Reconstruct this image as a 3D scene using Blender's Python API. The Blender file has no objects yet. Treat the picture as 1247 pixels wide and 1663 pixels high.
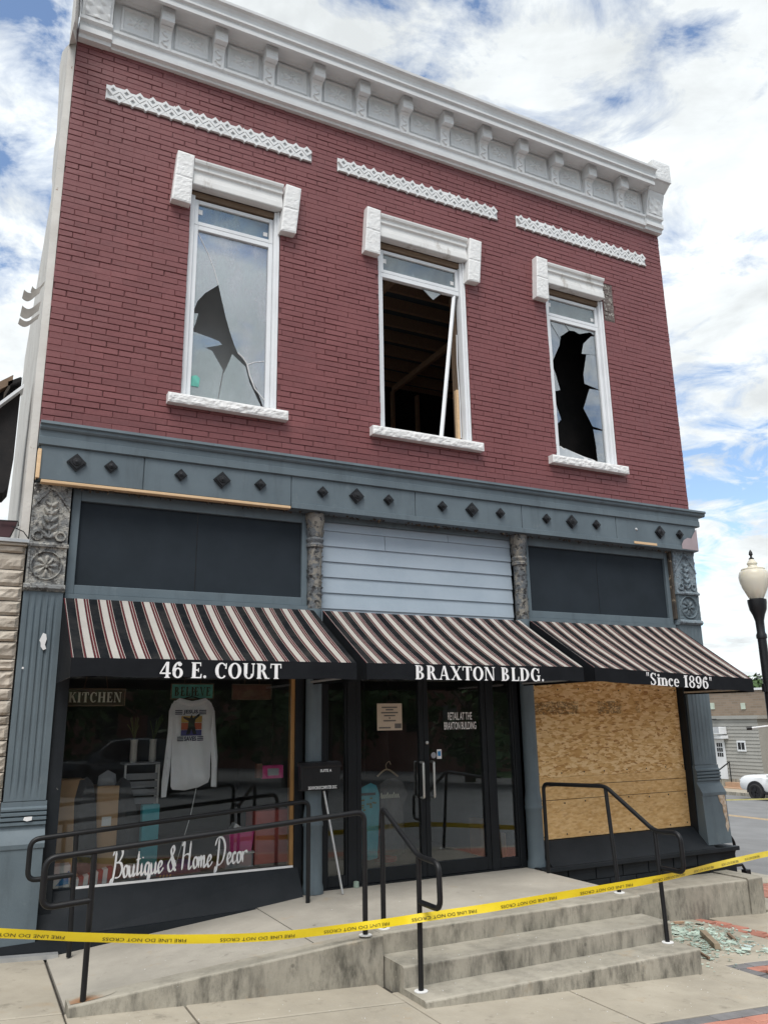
import bpy, bmesh, math, random
import numpy as np
from mathutils import Vector, Matrix, noise as mnoise
from mathutils.geometry import delaunay_2d_cdt
random.seed(7)
R = math.radians
SC = bpy.context.scene
COL = SC.collection

# ---------------------------------------------------------------- camera
IMW, IMH, FPX = 1247, 1663, 1306.0
YAW, PITCH, ROLL = R(26.988), R(14.554), R(-0.9266)
CAM = Vector((0.0, -7.8, 1.60))
_f = Vector((math.sin(YAW)*math.cos(PITCH), math.cos(YAW)*math.cos(PITCH), math.sin(PITCH)))
_r = Vector((math.cos(YAW), -math.sin(YAW), 0)); _u = _r.cross(_f)
_R = _r*math.cos(ROLL) + _u*math.sin(ROLL); _U = -_r*math.sin(ROLL) + _u*math.cos(ROLL)
cd = bpy.data.cameras.new('camera'); cam = bpy.data.objects.new('camera', cd); COL.objects.link(cam)
cd.sensor_fit = 'HORIZONTAL'; cd.sensor_width = 36.0; cd.lens = FPX*36.0/IMW
cd.clip_start = 0.05; cd.clip_end = 4000
m3 = Matrix((_R, _U, -_f)).transposed()
cam.matrix_world = Matrix.Translation(CAM) @ m3.to_4x4()
SC.camera = cam

def ray(px, py): return _f*FPX + _R*(px-IMW/2) - _U*(py-IMH/2)
def fy(px, py, y=0.0):
    d = ray(px, py); t = (y-CAM.y)/d.y; return CAM + d*t
def fx(px, py, x):
    d = ray(px, py); t = (x-CAM.x)/d.x; return CAM + d*t
def fz(px, py, z):
    d = ray(px, py); t = (z-CAM.z)/d.z; return CAM + d*t
def walk_z(x):                      # the pavement falls gently along the street
    return -0.17 - 0.056*max(-14.0, min(60.0, x))
def fg(px, py, off=0.0):            # pixel -> pavement surface (+off)
    d = ray(px, py); t = (-0.17+off-CAM.z+0.056*CAM.x*0)/(d.z+0.056*d.x); return CAM + d*t

# ---------------------------------------------------------------- world, sun, exposure
SUN_EL, SUN_AZ = R(58), R(215)      # high, behind the thin cloud
W = bpy.data.worlds.new('World'); SC.world = W; W.use_nodes = True
nt = W.node_tree; nt.nodes.clear()
def N(t, **k):
    n = nt.nodes.new(t)
    for a, b in k.items(): setattr(n, a, b)
    return n
L = nt.links.new
tc = N('ShaderNodeTexCoord'); sep = N('ShaderNodeSeparateXYZ'); L(tc.outputs['Generated'], sep.inputs[0])
sky = N('ShaderNodeTexSky'); sky.sky_type = 'NISHITA'; sky.sun_disc = False
sky.sun_elevation = SUN_EL; sky.sun_rotation = SUN_AZ; sky.air_density = 1.0; sky.dust_density = 0.6; sky.ozone_density = 1.0
def wmath(op, a, b=None, c=None, clamp=False):
    n = N('ShaderNodeMath', operation=op); n.use_clamp = clamp
    for i, v in enumerate((a, b, c)):
        if v is None: continue
        if isinstance(v, (int, float)): n.inputs[i].default_value = v
        else: L(v, n.inputs[i])
    return n.outputs[0]
zz = wmath('ADD', wmath('MAXIMUM', sep.outputs[2], 0.0), 0.16)
comb = N('ShaderNodeCombineXYZ')
L(wmath('DIVIDE', sep.outputs[0], zz), comb.inputs[0]); L(wmath('DIVIDE', sep.outputs[1], zz), comb.inputs[1])
comb.inputs[2].default_value = 0.35
def wnoise(scale, detail, rough, off, dist=0.0):
    mp = N('ShaderNodeMapping'); mp.inputs['Location'].default_value = off; L(comb.outputs[0], mp.inputs['Vector'])
    n = N('ShaderNodeTexNoise'); n.inputs['Scale'].default_value = scale; n.inputs['Detail'].default_value = detail
    n.inputs['Roughness'].default_value = rough; n.inputs['Distortion'].default_value = dist
    L(mp.outputs[0], n.inputs['Vector']); return n.outputs['Fac']
def wramp(fac, stops):
    n = N('ShaderNodeValToRGB'); e = n.color_ramp.elements
    while len(e) > 1: e.remove(e[-1])
    e[0].position, e[0].color = stops[0][0], (*[stops[0][1]]*3, 1)
    for p, c in stops[1:]:
        k = e.new(p); k.color = (c, c, c, 1)
    L(fac, n.inputs[0]); return n.outputs[0]
CLOUD_OFF = (-3.144, 0.531, -0.52)
big = wnoise(0.75, 3, 0.5, CLOUD_OFF, 0.3)
fine = wnoise(5.0, 11, 0.62, (4.1, 2.2, 1.0), 0.5)
cov = wmath('ADD', wmath('MULTIPLY', big, 0.50), wmath('MULTIPLY', fine, 0.50))
mask = wramp(cov, [(0.415, 0.0), (0.45, 0.5), (0.50, 1.0)])
shade = wnoise(1.9, 9, 0.62, (9.3, 7.7, 2.0), 0.4)
wisp = wnoise(5.5, 8, 0.6, (2.3, 5.7, 3.0), 0.3)
shv = wramp(wmath('ADD', wmath('MULTIPLY', shade, 0.7), wmath('MULTIPLY', wisp, 0.3)), [(0.38, 0.62), (0.5, 0.80), (0.59, 0.92)])
ccol = N('ShaderNodeMix', data_type='RGBA', blend_type='MULTIPLY'); ccol.inputs[0].default_value = 1.0
L(shv, ccol.inputs[6]); ccol.inputs[7].default_value = (0.90, 0.945, 0.96, 1)
skb = N('ShaderNodeMix', data_type='RGBA', blend_type='MULTIPLY'); skb.inputs[0].default_value = 1.0
L(sky.outputs[0], skb.inputs[6]); skb.inputs[7].default_value = (0.15, 0.15, 0.15, 1)
mix = N('ShaderNodeMix', data_type='RGBA'); L(mask, mix.inputs[0]); L(skb.outputs[2], mix.inputs[6]); L(ccol.outputs[2], mix.inputs[7])
bg = N('ShaderNodeBackground'); L(mix.outputs[2], bg.inputs[0]); bg.inputs[1].default_value = 1.0
wo = N('ShaderNodeOutputWorld'); L(bg.outputs[0], wo.inputs[0])

sd = bpy.data.lights.new('sun', 'SUN'); sd.energy = 2.3; sd.angle = R(30); sd.color = (1.0, 0.965, 0.92)
sun = bpy.data.objects.new('sun', sd); COL.objects.link(sun); sun.location = (0, -30, 40)
sdir = Vector((math.sin(SUN_AZ)*math.cos(SUN_EL), math.cos(SUN_AZ)*math.cos(SUN_EL), math.sin(SUN_EL)))
sun.rotation_euler = sdir.to_track_quat('Z', 'Y').to_euler()
SC.view_settings.view_transform = 'Standard'; SC.view_settings.look = 'None'
SC.view_settings.exposure = 0.48; SC.view_settings.gamma = 1.0; SC.view_settings.use_curve_mapping = False
SC.render.engine = 'CYCLES'
SC.cycles.max_bounces = 8; SC.cycles.transparent_max_bounces = 16; SC.cycles.caustics_reflective = False; SC.cycles.caustics_refractive = False
SC.cycles.use_denoising = True

# ---------------------------------------------------------------- helpers: meshes and objects
class MB:
    def __init__(s): s.v = []; s.f = []
    def add(s, vs, fs):
        o = len(s.v); s.v += [tuple(v) for v in vs]; s.f += [tuple(i+o for i in f) for f in fs]
    def box(s, x0, x1, y0, y1, z0, z1):
        s.add([(x0,y0,z0),(x1,y0,z0),(x1,y1,z0),(x0,y1,z0),(x0,y0,z1),(x1,y0,z1),(x1,y1,z1),(x0,y1,z1)],
              [(0,3,2,1),(4,5,6,7),(0,1,5,4),(1,2,6,5),(2,3,7,6),(3,0,4,7)]); return s
    def hexa(s, p):   # eight points, bottom ring then top ring, both anticlockwise from above
        s.add(p, [(0,3,2,1),(4,5,6,7),(0,1,5,4),(1,2,6,5),(2,3,7,6),(3,0,4,7)]); return s
    def bbox(s, x0, x1, y0, y1, z0, z1, b=0.006):   # chamfered box
        xs=(x0,x1); ys=(y0,y1); zs=(z0,z1); V=[]; idx={}
        for i in (0,1):
            for j in (0,1):
                for k in (0,1):
                    sx=b if i==0 else -b; sy=b if j==0 else -b; sz=b if k==0 else -b
                    for ax in range(3):
                        p=[xs[i],ys[j],zs[k]]
                        if ax!=0: p[0]+=sx
                        if ax!=1: p[1]+=sy
                        if ax!=2: p[2]+=sz
                        idx[(i,j,k,ax)]=len(V); V.append(tuple(p))
        F=[]
        for ax in range(3):
            o1,o2=[a for a in range(3) if a!=ax]
            for sgn in (0,1):
                q=[]
                for a,c in ((0,0),(1,0),(1,1),(0,1)):
                    t=[0,0,0]; t[ax]=sgn; t[o1]=a; t[o2]=c; q.append(idx[(*t,ax)])
                F.append(tuple(q))
        for ax in range(3):
            o1,o2=[a for a in range(3) if a!=ax]
            for a in (0,1):
                for c in (0,1):
                    t0=[0,0,0]; t1=[0,0,0]; t0[ax]=0; t1[ax]=1; t0[o1]=t1[o1]=a; t0[o2]=t1[o2]=c
                    F.append((idx[(*t0,o1)],idx[(*t1,o1)],idx[(*t1,o2)],idx[(*t0,o2)]))
        for i in (0,1):
            for j in (0,1):
                for k in (0,1): F.append((idx[(i,j,k,0)],idx[(i,j,k,1)],idx[(i,j,k,2)]))
        s.add(V,F); return s
    def prism(s, poly, axis, a0, a1):
        # poly 2D points in the two other axes; axis 0: (y,z), 1: (x,z), 2: (x,y)
        n=len(poly)
        def mk(p,a):
            if axis==0: return (a,p[0],p[1])
            if axis==1: return (p[0],a,p[1])
            return (p[0],p[1],a)
        V=[mk(p,a0) for p in poly]+[mk(p,a1) for p in poly]
        F=[tuple(range(n))[::-1], tuple(range(n,2*n))]+[(i,(i+1)%n,(i+1)%n+n,i+n) for i in range(n)]
        s.add(V,F); return s
    def tube(s, pts, r, n=10, closed=False, caps=True, r2=None):
        pts=[Vector(p) for p in pts]; m=len(pts); rings=[]; T=None; up=None; o=len(s.v)
        for i,p in enumerate(pts):
            a=pts[i-1] if i>0 or closed else p; b=pts[(i+1)%m] if i<m-1 or closed else p
            t=(b-a).normalized()
            if up is None:
                up=Vector((0,0,1)) if abs(t.z)<0.9 else Vector((1,0,0))
            x=up.cross(t)
            if x.length<1e-4: x=Vector((0,1,0)).cross(t)
            x.normalize(); y=t.cross(x); up=y
            rr=r if r2 is None else r+(r2-r)*i/(m-1)
            for k in range(n):
                an=2*math.pi*k/n; s.v.append(tuple(p+x*rr*math.cos(an)+y*rr*math.sin(an)))
        for i in range(m-1 if not closed else m):
            for k in range(n):
                a=o+i*n+k; b=o+i*n+(k+1)%n; c=o+((i+1)%m)*n+(k+1)%n; d=o+((i+1)%m)*n+k; s.f.append((a,b,c,d))
        if caps and not closed:
            s.f.append(tuple(o+k for k in range(n))[::-1]); s.f.append(tuple(o+(m-1)*n+k for k in range(n)))
        return s
    def lathe(s, prof, cx, cy, n=24, z0=0.0, caps=True):   # prof [(r,z)]
        o=len(s.v); m=len(prof)
        for r,z in prof:
            for k in range(n):
                a=2*math.pi*k/n; s.v.append((cx+r*math.cos(a),cy+r*math.sin(a),z0+z))
        for i in range(m-1):
            for k in range(n):
                s.f.append((o+i*n+k,o+i*n+(k+1)%n,o+(i+1)*n+(k+1)%n,o+(i+1)*n+k))
        if caps:
            s.f.append(tuple(o+k for k in range(n))[::-1]); s.f.append(tuple(o+(m-1)*n+k for k in range(n)))
        return s
    def hf(s, org, ux, uz, un, w, h, nx, nz, fn, back=0.02):
        # height field on a rectangle: org + ux*a + uz*b, pushed along un by fn(a,b); skirts run back by `back`
        org=Vector(org); ux=Vector(ux); uz=Vector(uz); un=Vector(un); o=len(s.v)
        for j in range(nz+1):
            for i in range(nx+1):
                a=w*i/nx; b=h*j/nz
                s.v.append(tuple(org+ux*a+uz*b+un*fn(a,b)))
        q=lambda i,j:o+j*(nx+1)+i
        for j in range(nz):
            for i in range(nx): s.f.append((q(i,j),q(i+1,j),q(i+1,j+1),q(i,j+1)))
        edge=[(i,0) for i in range(nx+1)]+[(nx,j) for j in range(1,nz+1)]+[(i,nz) for i in range(nx-1,-1,-1)]+[(0,j) for j in range(nz-1,0,-1)]
        b0=len(s.v)
        for i,j in edge: s.v.append(tuple(org+ux*(w*i/nx)+uz*(h*j/nz)-un*back))
        m=len(edge)
        for k in range(m):
            s.f.append((q(*edge[(k+1)%m]),q(*edge[k]),b0+k,b0+(k+1)%m))
        return s
    def mesh(s, name, off=(0,0,0), smooth=False):
        me=bpy.data.meshes.new(name); o=Vector(off)
        me.from_pydata([(v[0]-o.x,v[1]-o.y,v[2]-o.z) for v in s.v],[],s.f)
        me.validate()
        bm=bmesh.new(); bm.from_mesh(me); bmesh.ops.recalc_face_normals(bm,faces=bm.faces); bm.to_mesh(me); bm.free()
        if smooth:
            for p in me.polygons: p.use_smooth=True
            try: me.set_sharp_from_angle(angle=R(40))
            except Exception: pass
        me.update(); return me
    def build(s, name, m, parent=None, smooth=False):
        off=world_loc(parent) if parent else (0,0,0)
        me=s.mesh(name,off,smooth); 
        if m: me.materials.append(m)
        o=bpy.data.objects.new(name,me); COL.objects.link(o)
        if parent: o.parent=parent
        return o
def world_loc(o):
    v=Vector(o.location)
    while o.parent: o=o.parent; v=v+Vector(o.location)
    return v
def tag(o, label=None, cat=None, group=None, kind=None):
    if label: o['label']=label
    if cat: o['category']=cat
    if group: o['group']=group
    if kind: o['kind']=kind
    return o
def thing(name, loc, label, cat, group=None):
    o=bpy.data.objects.new(name,None); COL.objects.link(o); o.location=loc; o.empty_display_size=0.1
    return tag(o,label,cat,group)
def part(name, parent, loc=None):        # an Empty that only parents sub-parts of one part
    o=bpy.data.objects.new(name,None); COL.objects.link(o); o.empty_display_size=0.05; o.parent=parent
    if loc is not None: o.location=Vector(loc)-world_loc(parent)
    return o
def place(mesh, name, parent, loc, rot=(0,0,0), scale=(1,1,1)):
    o=bpy.data.objects.new(name,mesh); COL.objects.link(o); o.parent=parent
    o.location=Vector(loc)-(world_loc(parent) if parent else Vector((0,0,0))); o.rotation_euler=rot; o.scale=scale
    return o
def cdt(poly, inner=()):
    vs=[Vector((p[0],p[1])) for p in poly]; n=len(vs)
    ed=[(i,(i+1)%n) for i in range(n)]
    vs+=[Vector(p) for p in inner]
    r=delaunay_2d_cdt(vs,ed,[],1,1e-6)
    return [tuple(v) for v in r[0]],[tuple(f) for f in r[2]]
def rim(F):
    e={}
    for f in F:
        for i in range(len(f)):
            a,b=f[i],f[(i+1)%len(f)]
            if (b,a) in e: del e[(b,a)]
            else: e[(a,b)]=1
    return list(e)
def inpoly(p, poly):
    x,y=p; c=False; n=len(poly)
    for i in range(n):
        x1,y1=poly[i]; x2,y2=poly[(i+1)%n]
        if (y1>y)!=(y2>y) and x<(x2-x1)*(y-y1)/(y2-y1)+x1: c=not c
    return c
def edist(p, poly):
    P=Vector(p); d=1e9; n=len(poly)
    for i in range(n):
        a=Vector(poly[i]); b=Vector(poly[(i+1)%n]); ab=b-a; t=max(0,min(1,(P-a).dot(ab)/max(ab.dot(ab),1e-12)))
        d=min(d,(a+ab*t-P).length)
    return d
def sheet(mb, poly, y, th=0.004):        # a flat plate with thickness in an xz plane
    V,F=cdt(poly); o=len(mb.v); n=len(V)
    mb.v+=[(a,y,b) for a,b in V]+[(a,y+th,b) for a,b in V]
    mb.f+=[tuple(o+i for i in f) for f in F]+[tuple(o+n+i for i in f[::-1]) for f in F]
    mb.f+=[(o+i,o+j,o+n+j,o+n+i) for i,j in rim(F)]
    return mb
def puff(mb, poly, y, th, res=0.03, fold=None, back=True):   # a soft body with a given outline in an xz plane
    xs=[p[0] for p in poly]; zs=[p[1] for p in poly]; inner=[]
    a=min(xs)+res/2
    while a<max(xs):
        b=min(zs)+res/2
        while b<max(zs):
            p=(a+random.uniform(-.2,.2)*res,b+random.uniform(-.2,.2)*res)
            if inpoly(p,poly) and edist(p,poly)>res*0.5: inner.append(p)
            b+=res
        a+=res
    V,F=cdt(poly,inner); o=len(mb.v); n=len(V)
    hs=[]
    for p in V:
        d=edist(p,poly); h=th*(1-math.exp(-d/(th*0.9)))
        if fold: h+=fold(p[0],p[1])*min(1,d/0.03)
        hs.append(h)
    mb.v+=[(p[0],y-h,p[1]) for p,h in zip(V,hs)]; mb.f+=[tuple(o+i for i in f) for f in F]
    if back:
        o2=len(mb.v); mb.v+=[(p[0],y+0.5*h+0.002,p[1]) for p,h in zip(V,hs)]; mb.f+=[tuple(o2+i for i in f[::-1]) for f in F]
        mb.f+=[(o+i,o2+i,o2+j,o+j) for i,j in rim(F)]
    return mb
def fillet(pts, rad, n=6):               # round the corners of a 3D polyline
    P=[Vector(p) for p in pts]; out=[P[0]]
    for i in range(1,len(P)-1):
        a=(P[i-1]-P[i]); b=(P[i+1]-P[i]); r=min(rad,a.length*.49,b.length*.49)
        A=P[i]+a.normalized()*r; B=P[i]+b.normalized()*r
        for k in range(n+1):
            t=k/n; out.append(A*(1-t)**2+P[i]*2*t*(1-t)+B*t*t)
    out.append(P[-1]); return out
def smooth_path(pts, n=8):               # Catmull-Rom
    P=[Vector(p) for p in pts]; out=[]
    for i in range(len(P)-1):
        p0=P[max(i-1,0)]; p1=P[i]; p2=P[i+1]; p3=P[min(i+2,len(P)-1)]
        for k in range(n):
            t=k/n
            out.append(0.5*((2*p1)+(p2-p0)*t+(2*p0-5*p1+4*p2-p3)*t*t+(3*p1-p0-3*p2+p3)*t**3))
    out.append(P[-1]); return out

# ---------------------------------------------------------------- helpers: materials
def S(r,g,b):                            # sRGB 0-255 -> linear
    f=lambda c:(c/255/12.92) if c/255<=0.04045 else ((c/255+0.055)/1.055)**2.4
    return (f(r),f(g),f(b),1)
class NT:
    def __init__(s,name):
        s.m=bpy.data.materials.new(name); s.m.use_nodes=True; s.t=s.m.node_tree; s.t.nodes.clear()
        s.out=s.n('ShaderNodeOutputMaterial'); g=s.n('ShaderNodeNewGeometry'); s.pos=g.outputs['Position']; s.geo=g
    def n(s,t,**k):
        x=s.t.nodes.new(t)
        for a,b in k.items(): setattr(x,a,b)
        return x
    def l(s,a,b): s.t.links.new(a,b)
    def put(s,sock,v):
        if hasattr(v,'node'): s.l(v,sock)
        else:
            try: sock.default_value=v
            except Exception: sock.default_value=(v[0],v[1],v[2],1)
    def map(s,vec=None,scale=(1,1,1),rot=(0,0,0),loc=(0,0,0)):
        x=s.n('ShaderNodeMapping'); x.inputs['Scale'].default_value=scale; x.inputs['Rotation'].default_value=rot; x.inputs['Location'].default_value=loc
        s.l(vec or s.pos,x.inputs['Vector']); return x.outputs[0]
    def noise(s,scale,detail=5,rough=.55,vec=None,dist=0,out='Fac'):
        x=s.n('ShaderNodeTexNoise'); x.inputs['Scale'].default_value=scale; x.inputs['Detail'].default_value=detail
        x.inputs['Roughness'].default_value=rough; x.inputs['Distortion'].default_value=dist; s.l(vec or s.pos,x.inputs['Vector']); return x.outputs[out]
    def vor(s,scale,vec=None,feat='F1',out='Distance',rand=1.0):
        x=s.n('ShaderNodeTexVoronoi'); x.feature=feat; x.inputs['Scale'].default_value=scale; x.inputs['Randomness'].default_value=rand
        s.l(vec or s.pos,x.inputs['Vector']); return x.outputs[out]
    def ramp(s,fac,stops,mode='LINEAR'):
        x=s.n('ShaderNodeValToRGB'); x.color_ramp.interpolation=mode; e=x.color_ramp.elements
        while len(e)>1: e.remove(e[-1])
        f=lambda c:(c,c,c,1) if isinstance(c,(int,float)) else (c[0],c[1],c[2],1)
        e[0].position=stops[0][0]; e[0].color=f(stops[0][1])
        for p,c in stops[1:]: k=e.new(p); k.color=f(c)
        s.l(fac,x.inputs[0]); return x.outputs[0]
    def mix(s,fac,a,b,mode='MIX'):
        x=s.n('ShaderNodeMix',data_type='RGBA',blend_type=mode); s.put(x.inputs[0],fac); s.put(x.inputs[6],a); s.put(x.inputs[7],b); return x.outputs[2]
    def math(s,op,a,b=0.0,clamp=False):
        x=s.n('ShaderNodeMath',operation=op); x.use_clamp=clamp; s.put(x.inputs[0],a); s.put(x.inputs[1],b); return x.outputs[0]
    def sepxyz(s,vec=None):
        x=s.n('ShaderNodeSeparateXYZ'); s.l(vec or s.pos,x.inputs[0]); return x.outputs
    def rand(s): return s.n('ShaderNodeObjectInfo').outputs['Random']
    def vary(s,col,amt):                 # per-object brightness
        v=s.math('ADD',s.math('MULTIPLY',s.rand(),2*amt),1-amt)
        return s.mix(1.0,col,v,'MULTIPLY')
    def bsdf(s,col,rough=.6,bump=None,bstr=.3,bdist=.01,metal=0,spec=.5,coat=0):
        x=s.n('ShaderNodeBsdfPrincipled'); s.put(x.inputs['Base Color'],col); s.put(x.inputs['Roughness'],rough)
        x.inputs['Metallic'].default_value=metal; x.inputs['Specular IOR Level'].default_value=spec; x.inputs['Coat Weight'].default_value=coat
        if bump is not None:
            b=s.n('ShaderNodeBump'); b.inputs['Strength'].default_value=bstr; b.inputs['Distance'].default_value=bdist; s.l(bump,b.inputs['Height']); s.l(b.outputs[0],x.inputs['Normal'])
        s.l(x.outputs[0],s.out.inputs[0]); return s.m
def simple(name,col,col2=None,nscale=4,rough=.6,bscale=60,bstr=.15,metal=0,spec=.4,vary=0,chips=None,chipscale=9,chipamt=.66,coat=0):
    t=NT(name); c2=col2 or tuple(x*.78 for x in col[:3])+(1,)
    c=t.mix(t.ramp(t.noise(nscale,6,.6),[(.35,0),(.68,1)]),col,c2)
    b=t.noise(bscale,5,.6)
    if chips:
        k=t.ramp(t.noise(chipscale,8,.68),[(chipamt,0),(chipamt+.025,1)]); c=t.mix(k,c,chips); b=t.math('SUBTRACT',b,t.math('MULTIPLY',k,.8))
    if vary: c=t.vary(c,vary)
    return t.bsdf(c,rough,b,bstr,.006,metal,spec,coat)
# ---------------------------------------------------------------- materials
M={}
def m_brick():
    t=NT('painted_brick'); c=t.mix(t.ramp(t.noise(1.3,6,.6),[(.3,0),(.7,1)]),(.185,.060,.062,1),(.148,.047,.050,1))
    c=t.mix(t.ramp(t.noise(30,4,.6),[(.4,0),(.75,.6)]),c,(.215,.076,.078,1))
    c=t.mix(t.ramp(t.noise(24,6,.66),[(.742,0),(.755,1)]),c,(.52,.45,.42,1))          # chips and flecks
    c=t.mix(t.ramp(t.noise(.8,8,.7,t.map(scale=(3,3,.5))),[(.58,0),(.78,.45)]),c,(.105,.042,.046,1))
    c=t.vary(c,.08)
    return t.bsdf(c,t.ramp(t.noise(14),[(.3,.42),(.7,.62)]),t.noise(120,6,.7),.35,.006,0,.4)
M['brick']=m_brick()
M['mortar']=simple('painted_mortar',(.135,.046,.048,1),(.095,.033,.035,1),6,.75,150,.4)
def m_white(name,col,dirt,amt=.62,bs=.3):
    t=NT(name); c=t.mix(t.ramp(t.noise(3,6,.6),[(.35,0),(.7,1)]),col,tuple(x*.88 for x in col[:3])+(1,))
    c=t.mix(t.ramp(t.noise(5,9,.72,t.map(scale=(1,1,.45))),[(amt,0),(amt+.14,.8)]),c,dirt)
    c=t.mix(t.ramp(t.noise(38,6,.7),[(.66,0),(.72,.7)]),c,dirt)
    return t.bsdf(c,.6,t.noise(70,7,.7),bs,.006,0,.35)
M['white']=m_white('white_painted_metal',(.71,.72,.725,1),(.40,.37,.32,1),.655)
M['white_stone']=m_white('white_painted_stone',(.74,.74,.735,1),(.40,.39,.37,1),.60,.6)
M['white_lintel']=m_white('white_weathered_wood',(.71,.71,.70,1),(.33,.30,.26,1),.55)
M['vinyl']=simple('white_vinyl_frame',(.74,.76,.78,1),(.66,.68,.70,1),2,.35,90,.03)
M['wood_raw']=None
def m_wood(name,a,b,sc=(1,14,14),rough=.65):
    t=NT(name); n=t.noise(3.0,7,.65,t.map(scale=sc),1.2)
    c=t.mix(t.ramp(n,[(.3,0),(.7,1)]),a,b); c=t.vary(c,.08); return t.bsdf(c,rough,n,.2,.004,0,.3)
M['wood_raw']=m_wood('raw_pine_lumber',(.72,.52,.33,1),(.56,.38,.21,1))
M['wood_old']=m_wood('old_brown_wood',(.22,.15,.10,1),(.11,.075,.05,1))
M['wood_dark']=m_wood('charred_timber',(.52,.35,.23,1),(.34,.22,.15,1),(14,2,14),.8)
def m_blue():
    t=NT('slate_blue_paint'); c=t.mix(t.ramp(t.noise(2.2,6,.6),[(.35,0),(.68,1)]),(.114,.147,.168,1),(.092,.120,.139,1))
    c=t.mix(t.ramp(t.noise(3.2,8,.7,t.map(scale=(2.2,2.2,.35))),[(.52,0),(.72,.55)]),c,(.062,.078,.088,1))
    c=t.mix(t.ramp(t.noise(5.5,8,.72,t.map(scale=(1,1,.6),loc=(4,2,6))),[(.60,0),(.74,.5)]),c,(.17,.20,.215,1))
    k=t.ramp(t.noise(17,9,.7),[(.735,0),(.75,1)]); c=t.mix(k,c,(.34,.34,.33,1))
    return t.bsdf(c,t.ramp(t.noise(6),[(.3,.42),(.7,.66)]),t.math('SUBTRACT',t.noise(70,6,.65),t.math('MULTIPLY',k,.8)),.2,.006,0,.35)
M['blue']=m_blue()
M['blue_siding']=simple('pale_blue_siding',(.335,.395,.455,1),(.295,.355,.415,1),2.5,.55,110,.15,0,.4,.03)
M['dark_panel']=simple('charcoal_panel',(.022,.029,.037,1),(.017,.023,.029,1),3,.7,140,.25,0,.15,0,(.3,.3,.3,1),30,.785)
M['black']=simple('black_paint',(.016,.019,.023,1),(.010,.013,.016,1),4,.55,60,.25,0,.2,0,(.34,.33,.31,1),15,.728)
M['black_frame']=simple('black_aluminium',(.013,.015,.018,1),(.010,.012,.014,1),4,.42,90,.05,0,.2)
M['rail']=simple('black_rail_paint',(.006,.0065,.008,1),(.010,.0105,.0115,1),9,.45,70,.12,0,.3,0,(.16,.12,.09,1),24,.74)
M['iron']=simple('black_cast_iron',(.010,.011,.013,1),(.015,.015,.017,1),8,.4,40,.15,0,.3)
M['steel']=simple('brushed_steel',(.55,.55,.53,1),(.44,.44,.43,1),6,.32,90,.05,.9)
M['alu']=simple('bare_aluminium',(.56,.57,.57,1),(.42,.43,.44,1),5,.4,60,.1,.6)
def m_peel(name,a,b,dark,th=.5):         # old paint peeling off iron in flakes
    t=NT(name); c=t.mix(t.ramp(t.noise(7,9,.72),[(th-.03,0),(th+.03,1)]),a,b)
    c=t.mix(t.ramp(t.noise(15,9,.75,t.map(loc=(3,1,2))),[(.53,0),(.57,1)]),c,dark)
    c=t.mix(t.ramp(t.noise(26,9,.75,t.map(loc=(7,4,2))),[(.62,0),(.66,1)]),c,(.42,.40,.36,1))
    h=t.math('ADD',t.noise(9,9,.75),t.noise(34,8,.7)); return t.bsdf(c,.72,h,.8,.012,0,.3)
M['peel']=m_peel('peeling_grey_paint',(.34,.33,.30,1),(.17,.175,.175,1),(.07,.068,.066,1))
M['peel_col']=m_peel('peeling_column_paint',(.11,.12,.13,1),(.21,.195,.17,1),(.045,.045,.047,1))
M['peel_blue']=m_peel('peeling_blue_paint',(.17,.215,.245,1),(.20,.24,.27,1),(.10,.12,.14,1))
M['rust']=simple('rough_rusty_metal',(.09,.075,.06,1),(.04,.036,.034,1),12,.85,30,.8,0,.2,0,(.33,.27,.2,1),14,.6)
M['mauve']=simple('mauve_primer',(.36,.29,.31,1),(.30,.245,.26,1),5,.6,60,.1)
def m_conc(name,a,b,stain,amt,vert=True,mode=0):
    t=NT(name); c=t.mix(t.ramp(t.noise(2.1,8,.65),[(.32,0),(.7,1)]),a,b)
    c=t.mix(t.ramp(t.noise(.9,6,.66),[(.44,0),(.70,.7)]),c,tuple(x*.62 for x in a[:3])+(1,))
    c=t.mix(t.ramp(t.noise(3.3,6,.7,t.map(loc=(6,1,4))),[(.60,0),(.74,.6)]),c,(.36,.27,.17,1))
    c=t.mix(t.ramp(t.vor(2.7,t.map(loc=(2,5,1))),[(.03,.8),(.05,0)]),c,tuple(x*.35 for x in a[:3])+(1,))
    sc=(1,1,.33) if vert else (1,1,1)
    f=t.ramp(t.noise(6.5,9,.7,t.map(scale=sc)),[(amt,0),(amt+.17,.85)])
    if vert:
        f=t.math('MULTIPLY',f,t.ramp(t.noise(1.6,4,.6,t.map(loc=(8,3,2))),[(.34,.45),(.56,1.1)]))
        nz=t.sepxyz(t.geo.outputs['Normal'])[2]; up=t.ramp(nz,[(.3,1),(.8,.35)]); f=t.math('MULTIPLY',f,up)
        g=t.math('MULTIPLY',t.ramp(t.noise(10,8,.78,t.map(scale=(1,1,.42),loc=(5,2,1))),[(.50,0),(.68,.75)]),t.ramp(nz,[(.3,1),(.6,0)])); f=t.math('MAXIMUM',f,g)
    c=t.mix(f,c,stain)
    c=t.mix(t.ramp(t.vor(95),[(.0,.5),(.22,0)]),c,tuple(x*.6 for x in b[:3])+(1,))
    c=t.mix(t.ramp(t.noise(70,5,.7),[(.62,0),(.72,.6)]),c,tuple(min(1,x*1.35) for x in a[:3])+(1,))
    return t.bsdf(c,.85,t.math('ADD',t.noise(140,6,.7),t.math('MULTIPLY',t.noise(18,6,.7),1.2)),.35,.006,0,.3)
M['conc_walk']=m_conc('pavement_concrete',(.42,.38,.31,1),(.335,.30,.24,1),(.17,.152,.12,1),.575,False)
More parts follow.
